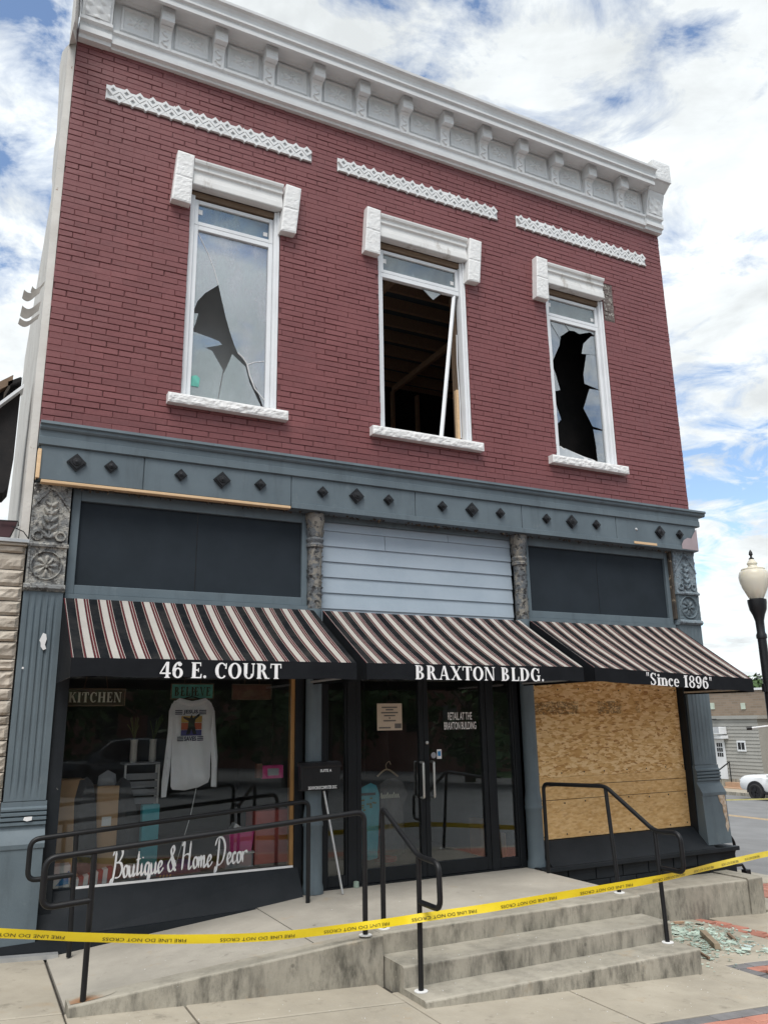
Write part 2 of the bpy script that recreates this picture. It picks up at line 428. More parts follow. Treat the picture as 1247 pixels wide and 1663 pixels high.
M['conc_step']=m_conc('stained_step_concrete',(.40,.37,.31,1),(.30,.28,.23,1),(.085,.080,.066,1),.46)
M['conc_land']=m_conc('landing_concrete',(.43,.40,.345,1),(.35,.325,.28,1),(.18,.17,.15,1),.60,False)
def m_stain(cx,cy):
    t=NT('rust_stained_concrete'); xyz=t.sepxyz(); dx=t.math('SUBTRACT',xyz[0],cx); dy=t.math('MULTIPLY',t.math('SUBTRACT',xyz[1],cy),1.5)
    d=t.math('SQRT',t.math('ADD',t.math('MULTIPLY',dx,dx),t.math('MULTIPLY',dy,dy))); d=t.math('ADD',d,t.math('MULTIPLY',t.math('SUBTRACT',t.noise(16,6,.7),.5),.16))
    c=t.mix(t.ramp(t.noise(2.1,8,.65),[(.32,0),(.7,1)]),(.40,.37,.31,1),(.30,.28,.23,1))
    c=t.mix(t.ramp(d,[(.02,.95),(.07,.75),(.15,0)]),c,(.28,.135,.06,1)); return t.bsdf(c,.9,t.noise(120,6,.7),.35,.006,0,.3)
M['asphalt']=simple('worn_asphalt',(.215,.215,.215,1),(.165,.165,.165,1),1.1,.85,160,.5,0,.3)
M['line_yellow']=simple('faded_road_paint',(.55,.36,.16,1),(.4,.3,.18,1),12,.8,90,.3)
M['paver_red']=simple('red_paver',(.44,.20,.15,1),(.34,.15,.11,1),5,.85,110,.5,0,.3,.16)
M['paver_grey']=simple('grey_paver',(.20,.195,.20,1),(.15,.147,.15,1),6,.85,110,.5,0,.3,.12)
M['joint']=simple('dirt_filled_joint',(.05,.045,.038,1),(.03,.027,.023,1),12,.95,80,.5)
def m_osb(name,contrast,fine):
    t=NT(name)
    cols=[(.66,.42,.18,1),(.54,.31,.11,1),(.78,.56,.30,1),(.36,.18,.06,1),(.62,.38,.155,1)]
    c=t.ramp(t.noise(9,6,.7,t.map(scale=(.4,1,1))),[(.3,cols[1]),(.5,cols[0]),(.7,cols[4])])
    warp=t.n('ShaderNodeVectorMath',operation='ADD'); nz=t.n('ShaderNodeTexNoise'); nz.inputs['Scale'].default_value=14; t.l(t.pos,nz.inputs['Vector'])
    sc=t.n('ShaderNodeVectorMath',operation='SCALE'); t.l(nz.outputs['Color'],sc.inputs[0]); sc.inputs['Scale'].default_value=.012; t.l(t.pos,warp.inputs[0]); t.l(sc.outputs[0],warp.inputs[1]); P=warp.outputs[0]
    for i,(rot,loc) in enumerate(((.15,(2,0,3)),(.75,(3,0,1)),(-.65,(7,0,4)),(1.3,(1,0,8)),(-.2,(5,0,5)),(.4,(9,0,2)),(-1.0,(4,0,7)))):
        mp=t.map(P,scale=(.34,.3,1.0),rot=(0,rot,0),loc=loc)
        cell=t.vor(40*fine,mp,out='Color'); sp=t.n('ShaderNodeSeparateColor'); t.l(cell,sp.inputs[0])
        pick=t.ramp(sp.outputs[0],[(.60,0),(.61,1)],'CONSTANT')
        cc=t.ramp(sp.outputs[1],[(0,cols[3]),(.25,cols[1]),(.5,cols[0]),(.8,cols[2])])
        c=t.mix(t.math('MULTIPLY',pick,contrast),c,cc)
    if fine<1.2:                          # rows of smudged mill stamps
        xyz=t.sepxyz(); z=xyz[2]; band=t.math('MULTIPLY',t.math('GREATER_THAN',z,1.64),t.math('LESS_THAN',z,1.79))
        blk=t.ramp(t.noise(1.9,2,.5,t.map(scale=(1,1,0.01))),[(.45,0),(.48,1)])
        ink=t.ramp(t.noise(34,6,.8,t.map(scale=(1,1,1.6))),[(.46,0),(.52,.7)])
        c=t.mix(t.math('MULTIPLY',t.math('MULTIPLY',band,blk),ink),c,(.08,.055,.03,1))
    return t.bsdf(c,.75,t.noise(60,7,.7,t.map(scale=(.5,1,1))),.4,.006,0,.25)
M['osb']=m_osb('oriented_strand_board',.95,1.0)
M['osb_low']=m_osb('smooth_strand_board',.30,1.25)
def m_glass(name,tint,film,filmcol,rough=0.0,refl=1.0,pattern=None):
    t=NT(name)
    tr=t.n('ShaderNodeBsdfTransparent'); tr.inputs[0].default_value=tint
    gl=t.n('ShaderNodeBsdfGlossy'); gl.inputs['Roughness'].default_value=rough; gl.inputs[0].default_value=(.93,.97,1,1)
    fr=t.n('ShaderNodeFresnel'); fr.inputs[0].default_value=1.62
    k=t.math('MULTIPLY',fr.outputs[0],refl,True)
    m1=t.n('ShaderNodeMixShader'); t.l(k,m1.inputs[0]); t.l(tr.outputs[0],m1.inputs[1]); t.l(gl.outputs[0],m1.inputs[2])
    df=t.n('ShaderNodeBsdfDiffuse'); df.inputs[0].default_value=filmcol
    f=t.ramp(t.noise(2.6,9,.72,t.map(scale=(1.6,1,.6))),[(.32,film*.25),(.5,film),(.72,film*2.4)])
    if pattern: f=t.math('ADD',f,t.ramp(t.noise(24,5,.7),[(.69,0),(.74,pattern)]),True)
    m2=t.n('ShaderNodeMixShader'); t.l(f,m2.inputs[0]); t.l(m1.outputs[0],m2.inputs[1]); t.l(df.outputs[0],m2.inputs[2])
    t.l(m2.outputs[0],t.out.inputs[0]); return t.m
M['glass']=m_glass('shop_window_glass',(.97,.985,.98,1),.006,(.5,.5,.5,1),0,.8)
M['glass_up']=m_glass('dusty_cloud_reflection_glass',(.80,.86,.86,1),.22,(.56,.58,.64,1),0,4.0,.4)  # dust film; its pale streaks also paint cloud reflections into the pane
M['glass_tr']=m_glass('transom_glass',(.60,.72,.74,1),.22,(.42,.50,.53,1),0,2.2)
M['glass_shard']=m_glass('broken_glass_shard',(.78,.86,.85,1),.16,(.60,.64,.68,1),0,3.4)
M['glass_pile']=m_glass('green_broken_safety_glass',(.62,.80,.72,1),.55,(.55,.66,.58,1),.15,2.5)
M['stucco']=simple('peeling_white_stucco',(.60,.585,.55,1),(.49,.47,.44,1),2.4,.85,40,.6,0,.2,0,(.27,.17,.13,1),7,.63)
M['char']=simple('charred_black_roofing',(.010,.010,.011,1),(.02,.018,.018,1),5,.9,40,.6)
M['stone_veneer']=None
def m_stone():
    t=NT('split_stone_veneer'); c=t.mix(t.ramp(t.noise(5,7,.6),[(.3,0),(.7,1)]),(.50,.45,.385,1),(.40,.35,.29,1))
    c=t.mix(t.ramp(t.noise(14,7,.7),[(.55,0),(.75,.7)]),c,(.58,.54,.48,1)); c=t.vary(c,.12)
    return t.bsdf(c,.85,t.noise(45,8,.75),.7,.01,0,.2)
M['stone_veneer']=m_stone()
M['maroon']=simple('dark_maroon_cloth',(.045,.014,.018,1),(.03,.01,.013,1),5,.7)
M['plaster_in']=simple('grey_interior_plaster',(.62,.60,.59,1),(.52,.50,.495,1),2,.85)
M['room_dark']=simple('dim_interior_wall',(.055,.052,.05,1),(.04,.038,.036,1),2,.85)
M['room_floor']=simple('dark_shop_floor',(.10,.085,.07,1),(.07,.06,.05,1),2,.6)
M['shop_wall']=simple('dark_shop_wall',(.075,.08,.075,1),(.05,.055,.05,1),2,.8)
M['deck']=simple('blue_grey_roof_deck',(.11,.15,.18,1),(.08,.115,.14,1),3,.85)
M['letter']=simple('white_lettering',(.80,.80,.80,1),(.74,.74,.74,1),6,.5,50,.05)
M['ink']=simple('black_ink',(.015,.015,.017,1),(.02,.02,.02,1),6,.6)
def m_awning(i):
    t=NT('striped_awning_canvas')
    o=t.n('ShaderNodeTexCoord').outputs['Object']; x=t.sepxyz(o)[0]
    u=t.math('FRACT',t.math('MULTIPLY',x,1/0.197))
    K=(.013,.016,.02,1); Wc=(.66,.63,.585,1); Rr=(.135,.028,.034,1); Cc=(.50,.42,.37,1)
    c=t.ramp(u,[(0,Rr),(.055,Wc),(.075,K),(.46,Cc),(.485,Rr),(.555,K),(.575,Wc),(.855,K),(.875,Rr),(.945,Wc),(.965,Rr)],'CONSTANT')
    dirt=t.ramp(t.noise(3.5,8,.7),[(.45,0),(.8,.22)])
    c=t.mix(dirt,c,(.22,.2,.18,1))
    m=t.bsdf(c,.85,t.noise(260,3,.6),.15,.002,0,.15)
    tl=t.n('ShaderNodeBsdfTranslucent'); t.l(c,tl.inputs[0]); pr=[n for n in t.t.nodes if n.type=='BSDF_PRINCIPLED'][0]; mx=t.n('ShaderNodeMixShader'); mx.inputs[0].default_value=.5
    t.l(pr.outputs[0],mx.inputs[1]); t.l(tl.outputs[0],mx.inputs[2]); t.l(mx.outputs[0],t.out.inputs[0]); return m
M['awning']=m_awning(0)
M['valance']=simple('black_awning_canvas',(.008,.009,.011,1),(.012,.0135,.016,1),4,.8,200,.2,0,.1,0,(.20,.2,.2,1),34,.775)
M['tape']=simple('yellow_barrier_tape',(.80,.62,.02,1),(.74,.56,.015,1),6,.38,30,.1,0,.5)
M['teal']=simple('teal_cloth',(.07,.36,.42,1),(.05,.28,.34,1),6,.85)
M['teal_sign']=simple('teal_painted_board',(.14,.46,.38,1),(.10,.34,.28,1),14,.8)
M['brown_sign']=simple('brown_painted_board',(.17,.075,.05,1),(.11,.05,.035,1),14,.8)
M['kitchen']=simple('dark_distressed_board',(.075,.055,.035,1),(.045,.035,.024,1),12,.8)
M['kitchen_letter']=simple('cream_letter_paint',(.72,.70,.58,1),(.6,.58,.46,1),14,.8)
M['fleece']=simple('white_fleece',(.90,.905,.93,1),(.85,.855,.88,1),6,.95,140,.3)
M['navy']=simple('navy_print',(.025,.03,.10,1),(.02,.025,.08,1),9,.9)
M['orange']=simple('orange_print',(.50,.12,.07,1),(.42,.1,.06,1),9,.9)
M['yellow_p']=simple('yellow_print',(.62,.42,.12,1),(.5,.3,.1,1),9,.9)
M['blue_p']=simple('violet_print',(.10,.09,.28,1),(.08,.07,.22,1),9,.9)
M['grey_cloth']=simple('charcoal_cloth',(.075,.075,.08,1),(.05,.05,.052,1),7,.95,60,.3)
M['shirt_grey']=simple('grey_shirt_cloth',(.14,.13,.125,1),(.1,.095,.09,1),7,.95,60,.3)
M['card']=simple('brown_cardboard',(.50,.32,.18,1),(.42,.265,.145,1),3,.85,40,.1)
M['pink']=simple('hot_pink_plastic',(.75,.05,.28,1),(.46,.02,.16,1),5,.5)
M['salmon']=simple('red_painted_shelf',(.50,.10,.085,1),(.42,.085,.07,1),4,.6)
M['purple']=simple('purple_cloth',(.11,.05,.26,1),(.05,.02,.12,1),6,.9)
M['grey_plastic']=simple('grey_plastic_bin',(.33,.34,.36,1),(.28,.29,.31,1),5,.5)
M['white_plastic']=simple('white_ceramic',(.66,.65,.62,1),(.6,.59,.56,1),5,.4)
M['red']=simple('faded_red_cloth',(.40,.04,.035,1),(.32,.03,.03,1),6,.85)
M['blue_bright']=simple('bright_blue_print',(.02,.22,.50,1),(.02,.18,.42,1),6,.6)
M['plant']=simple('green_sprig',(.10,.15,.05,1),(.07,.11,.035,1),8,.7)
M['paper']=simple('tan_paper',(.50,.42,.33,1),(.46,.385,.30,1),5,.85)
M['whitepaper']=simple('white_paper',(.74,.74,.74,1),(.68,.68,.68,1),5,.85)
M['globe']=None
def m_globe():
    t=NT('milky_lamp_globe'); x=t.n('ShaderNodeBsdfPrincipled'); x.inputs['Base Color'].default_value=(.90,.84,.70,1); x.inputs['Roughness'].default_value=.28
    x.inputs['Transmission Weight'].default_value=.35; x.inputs['IOR'].default_value=1.3; x.inputs['Subsurface Weight'].default_value=.4; x.inputs['Subsurface Radius'].default_value=(.1,.09,.07)
    t.l(x.outputs[0],t.out.inputs[0]); return t.m
M['globe']=m_globe()
M['tan_brick']=None
def m_tanbrick():
    t=NT('tan_brick_far_wall'); b=t.n('ShaderNodeTexBrick'); mp=t.map(rot=(math.pi/2,0,0)); mp=t.map(scale=(1,1,1))
    xyz=t.sepxyz(); cb=t.n('ShaderNodeCombineXYZ'); t.l(t.math('ADD',xyz[0],xyz[1]),cb.inputs[0]); t.l(xyz[2],cb.inputs[1]); t.l(cb.outputs[0],b.inputs['Vector'])
    b.inputs['Scale'].default_value=1.0; b.inputs['Brick Width'].default_value=.4; b.inputs['Row Height'].default_value=.13; b.inputs['Mortar Size'].default_value=.012
    b.inputs['Color1'].default_value=(.27,.205,.15,1); b.inputs['Color2'].default_value=(.21,.16,.115,1); b.inputs['Mortar'].default_value=(.25,.215,.18,1)
    return t.bsdf(b.outputs['Color'],.85,t.noise(30),.2)
M['tan_brick']=m_tanbrick()
M['far_brick']=simple('far_red_brick',(.20,.095,.07,1),(.15,.07,.055,1),2,.85)
M['siding_grey']=simple('grey_vinyl_siding',(.33,.325,.30,1),(.30,.295,.27,1),2,.6)
M['leaf']=None
def m_leaf(name,a,b):
    t=NT(name); c=t.mix(t.ramp(t.noise(1.4,5,.6),[(.3,0),(.7,1)]),a,b); c=t.mix(t.ramp(t.noise(9,4,.6),[(.4,0),(.7,.6)]),c,tuple(x*1.5 for x in a[:3])+(1,))
    return t.bsdf(c,.6,None,0,0,0,.3)
M['leaf']=m_leaf('broad_leaves',(.055,.10,.03,1),(.035,.07,.02,1))
M['bark']=simple('tree_bark',(.10,.075,.055,1),(.06,.047,.036,1),8,.9,30,.8)
M['grass']=simple('lawn_grass',(.055,.11,.03,1),(.04,.08,.025,1),5,.9,90,.6)
M['car_white']=simple('white_car_paint',(.74,.75,.76,1),(.73,.74,.75,1),1,.22,30,.0,0,.5,0,None,9,.66,.8)
M['car_dark']=simple('dark_car_paint',(.012,.014,.018,1),(.012,.014,.018,1),1,.25,30,0,0,.5,0,None,9,.66,.6)
M['tyre']=simple('black_rubber',(.018,.018,.018,1),(.024,.024,.024,1),5,.8)
M['cladding']=simple('black_car_plastic',(.02,.02,.022,1),(.02,.02,.022,1),5,.6)
M['rim']=simple('dark_alloy_rim',(.035,.035,.04,1),(.03,.03,.033,1),5,.35,50,.0,.6)
M['car_glass']=simple('tinted_car_glass',(.012,.014,.016,1),(.012,.014,.016,1),3,.06,30,0,0,.7)
M['lamp_lens']=simple('clear_lamp_lens',(.55,.57,.6,1),(.5,.5,.52,1),5,.15)
M['brake']=simple('red_lamp_lens',(.25,.01,.01,1),(.2,.01,.01,1),5,.2)
M['hydrant']=simple('red_hydrant_paint',(.38,.03,.025,1),(.3,.025,.02,1),6,.5)
# ================================================================ the brick building
BX0, BX1 = 0.35, 8.775
B = thing('brick_building',(BX0,0,-0.2),'two storey maroon brick building with white cornice and slate blue shopfront','building')
WIN=[(1.65,2.69),(3.95,5.21),(6.50,7.535)]; WZ0,WZ1=4.86,7.40
BAND=[(0.683,3.067),(3.408,5.768),(6.083,8.447)]; BZ0,BZ1=8.145,8.335
# ---- front wall with bricks
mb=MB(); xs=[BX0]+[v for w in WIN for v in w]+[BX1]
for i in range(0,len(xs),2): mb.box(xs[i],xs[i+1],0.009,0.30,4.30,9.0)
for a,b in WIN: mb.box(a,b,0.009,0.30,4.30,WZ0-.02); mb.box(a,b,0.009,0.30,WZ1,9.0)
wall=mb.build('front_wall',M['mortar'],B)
def brick_piece(mb,x0,x1,z0,z1,j=0.0,y=0.0):
    rr=lambda: random.uniform(-1,1)*j
    i=.0035; V=[]
    cor=[(x0,z0),(x1,z0),(x1,z1),(x0,z1)]; ins=[(i,i),(-i,i),(-i,-i),(i,-i)]
    t=rr()*.6
    V+=[(c[0]+d[0]+rr()*.4,y+rr()*.35+t,c[1]+d[1]+rr()*.4) for c,d in zip(cor,ins)]
    V+=[(c[0],y+.0045,c[1]) for c in cor]; V+=[(c[0],y+.02,c[1]) for c in cor]
    F=[(0,1,2,3)]+[(k,k+4,(k+1)%4+4,(k+1)%4) for k in range(4)]+[(k+4,k+8,(k+1)%4+8,(k+1)%4+4) for k in range(4)]
    mb.add(V,F)
BL,BH,JT=0.265,0.0665,0.0065
blk=[]; rows=int((8.82-4.325)/BH)
for r in range(rows):
    z0=4.325+r*BH+JT/2; z1=z0+BH-JT; x=BX0-(BL/2 if r%2 else 0)+random.uniform(-.012,.012)
    while x<BX1:
        blk.append((max(x+JT/2,BX0),min(x+BL-JT/2,BX1),z0,z1)); x+=BL+random.uniform(-.006,.006)
def clip(b,hx0,hx1,hz0,hz1):
    x0,x1,z0,z1=b; zc=(z0+z1)/2
    if zc<hz0 or zc>hz1 or x1<=hx0 or x0>=hx1: return [b]
    out=[]
    if x0<hx0-.03: out.append((x0,hx0-JT*.2,z0,z1))
    if x1>hx1+.03: out.append((hx1+JT*.2,x1,z0,z1))
    return out
holes=[(a,b,WZ0-.05,WZ1) for a,b in WIN]+[(a,b,BZ0,BZ1) for a,b in BAND]+[(7.53,7.735,7.07,7.66)]
for h in holes: blk=[c for b in blk for c in clip(b,*h)]
blk=[b for b in blk if b[1]-b[0]>.02]
def csize(b): return (Vector(((b[0]+b[1])/2,0,(b[2]+b[3])/2))-CAM).length
full=sorted([b for b in blk if abs(b[1]-b[0]-(BL-JT))<.02],key=csize)[:300]
fullset=set(full); var=[]
for k in range(8):
    m=MB(); brick_piece(m,-(BL-JT)/2,(BL-JT)/2,-(BH-JT)/2,(BH-JT)/2,.004); me=m.mesh('brick'); me.materials.append(M['brick']); var.append(me)
def closed(b):                            # joints buried under many coats of paint
    return mnoise.noise(Vector((b[0]*1.9+3,0,b[2]*4.2)))+.55*mnoise.noise(Vector((b[0]*9,7,b[2]*21)))>.17
for b in full:
    k=1.028 if closed(b) else 1.0
    o=place(random.choice(var),'brick',wall,((b[0]+b[1])/2,random.uniform(-.0015,.002) if k==1 else random.uniform(-.0002,.0002),(b[2]+b[3])/2)); o.scale=((b[1]-b[0])/(BL-JT)*k,1,1.085 if k>1 else 1)
mb=MB()
for b in blk:
    if b in fullset: continue
    if closed(b): brick_piece(mb,b[0]-JT*.42,b[1]+JT*.42 if b[1]<BX1-.01 else b[1],b[2]-JT*.4,b[3]+JT*.4,.0015,random.uniform(-.0004,.0004))
    else: brick_piece(mb,*b,.004,random.uniform(-.0015,.002))
tag(mb.build('brick_courses',M['brick'],wall),kind='stuff')
# torn-off corner beside the right hand window: old unpainted brick
mb=MB()
for r in range(9):
    z0=7.075+r*.0665; dx=.0 if r%2 else .06
    if r<8: brick_piece(mb,7.548,7.60+dx,z0,z0+.056,.006,.002); brick_piece(mb,7.612+dx,7.715,z0,z0+.056,.006,.004)
M['old_brick']=simple('bare_grey_old_brick',(.17,.145,.135,1),(.11,.085,.08,1),14,.9,60,.7,0,.2,0,(.36,.34,.31,1),20,.55)
mb.box(7.545,7.73,.0075,.0088,7.06,7.66); mb.build('exposed_old_brick',M['old_brick'],B)
# ---- other walls of the shell
mb=MB(); mb.box(8.475,BX1-.002,0.302,9.0,-.6,9.0); mb.build('right_side_wall',M['brick'],B)
mb=MB(); mb.box(BX0+.003,BX0+.3,.302,9.0,-.2,8.9); mb.build('left_party_wall',M['stucco'],B)
mb=MB(); mb.box(BX0+.3,8.475,8.7,9.0,-.3,4.6); mb.build('rear_wall',M['room_dark'],B)  # kept low, an unseen opening above it lets daylight into the upper room
# ---- left corner: thick white stucco skin with a broken rear edge
mb=MB()
def zdown(z): return z
XS=0.275
edge=[(127,-40),(122,30),(118,47),(113,70),(107,76),(101,84),(97,106),(95,160),(92,215),(88,240),(84,290),(85,300),(80,345),(74,400),(68,452),(62,500),(57,545),(52,575),(44,600),(40,640),(33,690),(27,735),(21,790),(18,840),(15,880)]
pts=[]
for px,py in edge:
    p=fx(px,py,XS); y=min(p.y,4.0); d=ray(px,py); t=(y-CAM.y)/d.y; z=CAM.z+d.z*t
    xx=XS if p.y<=4.0 else CAM.x+d.x*t
    pts.append((xx,y,z))
front=[]
for p in pts: front.append((XS,0.02,p[2]))
prev=None
n=len(pts); o=len(mb.v)
for (a,(px,py)) in zip(pts,edge):
    # matching point on the front arris at the same pixel row
    lo=fy(130-0.0995*py,py,0.02); mb.v.append((BX0-.004,0.016,lo.z)); mb.v.append((XS+.012*mnoise.noise(Vector((0,0,py*.03))),0.03,lo.z)); mb.v.append(a)
for i in range(n-1):
    for k in range(2): mb.f.append((o+i*3+k,o+i*3+k+1,o+(i+1)*3+k+1,o+(i+1)*3+k))
    mb.f.append((o+i*3+2,o+i*3+0,o+(i+1)*3+0,o+(i+1)*3+2))
mb.build('stucco_side_skin',M['stucco'],B)
# bent flashing strips poking out of the side
M['strip']=simple('weathered_grey_flashing',(.30,.28,.25,1),(.20,.185,.165,1),9,.6)
strips=part('flashing',B,(0.3,.1,6.8))
for (px,py,l,w) in ((64,459,.11,.05),(58,466,.15,.085),(57,492,.16,.10),(55,512,.17,.055)):
    p=fy(px+9,py,0.05); m=MB(); n=8; o=0
    for i in range(n+1):
        t=i/n; x=p.x-l*t; z=p.z-.035*math.sin(t*2.6)-.05*t+.02*math.cos(t*5)
        m.v+= [(x,.05,z),(x-.01,.05+.02*t,z-w),(x,.056,z),(x-.01,.056+.02*t,z-w)]
    for i in range(n):
        a=i*4; m.f+=[(a,a+1,a+5,a+4),(a+2,a+6,a+7,a+3)]
    m.build('metal_strip',M['strip'],strips,True)
# ---- lattice bands
sz=.071; hs=.030; m=MB()
ring=lambda s:[(0,-s),(s,0),(0,s),(-s,0)]
V=[(x,-.028,z) for x,z in ring(sz*.95)]+[(x,-.028,z) for x,z in ring(hs)]+[(x,.0025,z) for x,z in ring(sz*.99)]+[(x,-.004,z) for x,z in ring(hs*.85)]
F=[(k,(k+1)%4,(k+1)%4+4,k+4) for k in range(4)]+[(k,k+8,(k+1)%4+8,(k+1)%4) for k in range(4)]+[(k+4,(k+1)%4+4,(k+1)%4+12,k+12) for k in range(4)]+[(12,13,14,15)]
m.add(V,F); dm=m.mesh('diamond_block'); dm.materials.append(M['white'])
for a,b in BAND:
    bp=MB().box(a,b,.002,.0085,BZ0,BZ1).build('lattice_band',M['white'],B)
    nd=int(round((b-a)/(2*sz))); st=(b-a)/nd
    for i in range(nd): place(dm,'diamond_block',bp,(a+st*(i+.5),0,BZ1-sz+.002),scale=(st/(2*sz),1,1))
    for i in range(nd+1):
        if 0<i<nd: place(dm,'diamond_block',bp,(a+st*i,0.002,BZ1-2*sz-.002+.0),scale=(st/(2*sz)*.999,1,1))
    fl=MB(); 
    for i in range(nd):                       # half diamonds filling the foot
        c=a+st*(i+.5); fl.prism([(c-st/2+.004,BZ0),(c+st/2-.004,BZ0),(c,BZ0+.052)],1,-.024,.0025)
    fl.build('lattice_foot',M['white'],bp)
# ---- roof cornice
RC=part('roof_cornice',B,(4.5,0,8.8))
prof=[(0.30,8.76),(-.045,8.76),(-.05,8.785),(-.095,8.795),(-.10,8.835),(-.075,8.855),(-.075,8.925),(-.105,8.94),(-.105,8.975),(-.062,8.995),(.30,8.995)]
MB().prism(prof,0,.69,8.45).build('base_moulding',M['white'],RC)
MB().box(.69,8.45,-.06,.30,8.996,9.44).build('frieze_board',M['white'],RC)
prof=[(.28,9.40),(-.061,9.40),(-.061,9.37),(-.10,9.37),(-.115,9.395),(-.295,9.402),(-.297,9.345),(-.34,9.34),(-.345,9.385),(-.33,9.395),(-.335,9.415),(-.37,9.43),(-.372,9.455),(-.35,9.47),(-.36,9.51),(-.385,9.545),(-.42,9.56),(-.425,9.59),(-.40,9.605),(.28,9.62)]
cr=MB(); nseg=24; xa,xb=.69,8.46
for i in range(nseg+1):
    x=xa+(xb-xa)*i/nseg; dz=.006*mnoise.noise(Vector((x*1.3,0,4)))
    cr.v+=[(x,y,z+(dz if z>9.45 else 0)) for y,z in prof]
npf=len(prof)
for i in range(nseg):
    for k in range(npf): cr.f.append((i*npf+k,i*npf+(k+1)%npf,(i+1)*npf+(k+1)%npf,(i+1)*npf+k))
cr.f.append(tuple(range(npf))); cr.f.append(tuple(range(nseg*npf,(nseg+1)*npf))[::-1])
cr.build('crown_moulding',M['white'],RC)
# ragged roofing felt along the top edge
fe=MB(); x=.8
while x<8.3:
    l=random.uniform(.12,.5)
    if random.random()<.62: fe.box(x,x+l,-.39+random.uniform(-.02,.03),.1,9.612,9.622+random.uniform(0,.012))
    x+=l+random.uniform(.02,.2)
fe.build('roofing_felt',simple('torn_tan_felt',(.30,.25,.16,1),(.2,.17,.11,1),9,.9),RC)
def leaf(a,b,cx,cy,ang,ln,wd):
    dx,dy=a-cx,b-cy; u=dx*math.cos(ang)+dy*math.sin(ang); v=-dx*math.sin(ang)+dy*math.cos(ang)
    if u<0 or u>ln: return 0
    w=wd*math.sin(math.pi*(u/ln)**.8); 
    return max(0,1-(v/w)**2)**.5 if w>1e-4 and abs(v)<w else 0
def panel_h(a,b):
    w,h=.40,.345; e=min(a,w-a,b,h-b); z=0
    if e<.045: z=.022*min(1,e/.012) if e<.03 else .022*(1-(e-.03)/.015)
    else:
        x,y=a-w/2,b-h/2
        for s in (1,-1):
            for t in (1,-1): z=max(z,.02*leaf(x*s,y*t,.015,.0,.42,.125,.024),.016*leaf(x*s,y*t,.0,.02,.95,.07,.016))
        d=abs(x)+abs(y)
        if d<.03: z=max(z,.026*(1-d/.03)**.5)
    return z
pm=MB().hf((-.2,-.062,-.172),(1,0,0),(0,0,1),(0,-1,0),.40,.345,40,34,panel_h,.0).mesh('panel',smooth=True); pm.materials.append(M['white'])
BRX=[1.25+.61*k for k in range(12)]
cent=[(.69+BRX[0])/2-.02]+[(BRX[k]+BRX[k+1])/2 for k in range(11)]+[(BRX[-1]+8.45)/2]
for i,c in enumerate(cent): place(pm,'panel',RC,(c,0,9.19),scale=(.92 if i in(0,12) else 1,1,1))
def br_h(a,b):
    w,h=.13,.26; x=a-w/2; z=0
    for k in range(4):
        c=.03+k*.062; s=1 if k%2 else -1
        z=max(z,.016*leaf(x*s,b,-.03,c,.55,.085,.016))
    if abs(x)>.052: z=.006
    d=math.hypot(x,b-.245)
    if d<.035: z=max(z,.014*math.cos(d/.035*1.5))
    return z
bm_=MB()
bp=[(-.06,8.935),(-.100,8.937),(-.106,9.02),(-.112,9.10),(-.118,9.15),(-.132,9.185),(-.165,9.206),(-.06,9.208)]
bm_.prism(bp,0,-.068,.068); 
bm_.bbox(-.074,.074,-.235,-.062,9.212,9.396,.006)
bm_.hf((-.065,-.104,8.945),(1,0,0),Vector((0,-.017,.24)).normalized(),Vector((0,-.24,-.017)).normalized(),.13,.22,16,30,br_h,.03)
for k in range(5):
    zc=9.235+k*.033
    bm_.box(-.058,.058,-.2365-.002*(k%2),-.232,zc,zc+.02)
brm=bm_.mesh('bracket'); brm.materials.append(M['white'])
for x in BRX: place(brm,'bracket',RC,(x,0,0),)
for o in [c for c in RC.children if c.name.startswith('bracket')]: o.location.z=-world_loc(RC).z
for o in [c for c in RC.children if c.name.startswith('bracket')]: o.location.y=0
def rockface(sd,amp,w,h,sc=22):
    def f(a,b):
        e=min(a,w-a,b,h-b); k=min(1,e/.02)
        return k*amp*(.75+.9*mnoise.fractal(Vector((a*sc+sd,b*sc,sd*3)),1.0,2.0,4))
    return f
for x0,x1,nm in ((BX0+.004,.688,'end_block'),(8.452,8.79,'end_block')):
    m=MB(); w=x1-x0
    m.prism([(.3,8.757),(-.075,8.757),(-.08,8.80),(-.12,8.815),(-.12,8.88),(-.09,8.90),(-.09,8.945),(-.135,8.96),(-.135,9.0),(.3,9.0)],0,x0,x1)
    m.prism([(.3,9.002),(-.13,9.002),(-.15,9.18),(-.20,9.32),(-.205,9.36),(.3,9.36)],0,x0+.01,x1-.01)
    m.prism([(.3,9.362),(-.215,9.362),(-.33,9.455),(.3,9.455)],0,x0,x1)
    m.bbox(x0-.008,x1+.008,-.36,.3,9.457,9.78,.006)
    m.hf((x0+.015,-.361,9.475),(1,0,0),(0,0,1),(0,-1,0),w-.03,.29,22,20,rockface(x0,.005,w-.03,.29,34),.0)
    m.hf((x0+.04,-.132,9.015),(1,0,0),Vector((0,-.06,.30)).normalized(),Vector((0,-.3,-.06)).normalized(),w-.08,.24,24,24,lambda a,b:.006+.012*max(0,math.sin(a*38+b*22)*math.sin(b*34-a*12)),.02)
    m.build(nm,M['white'],RC)
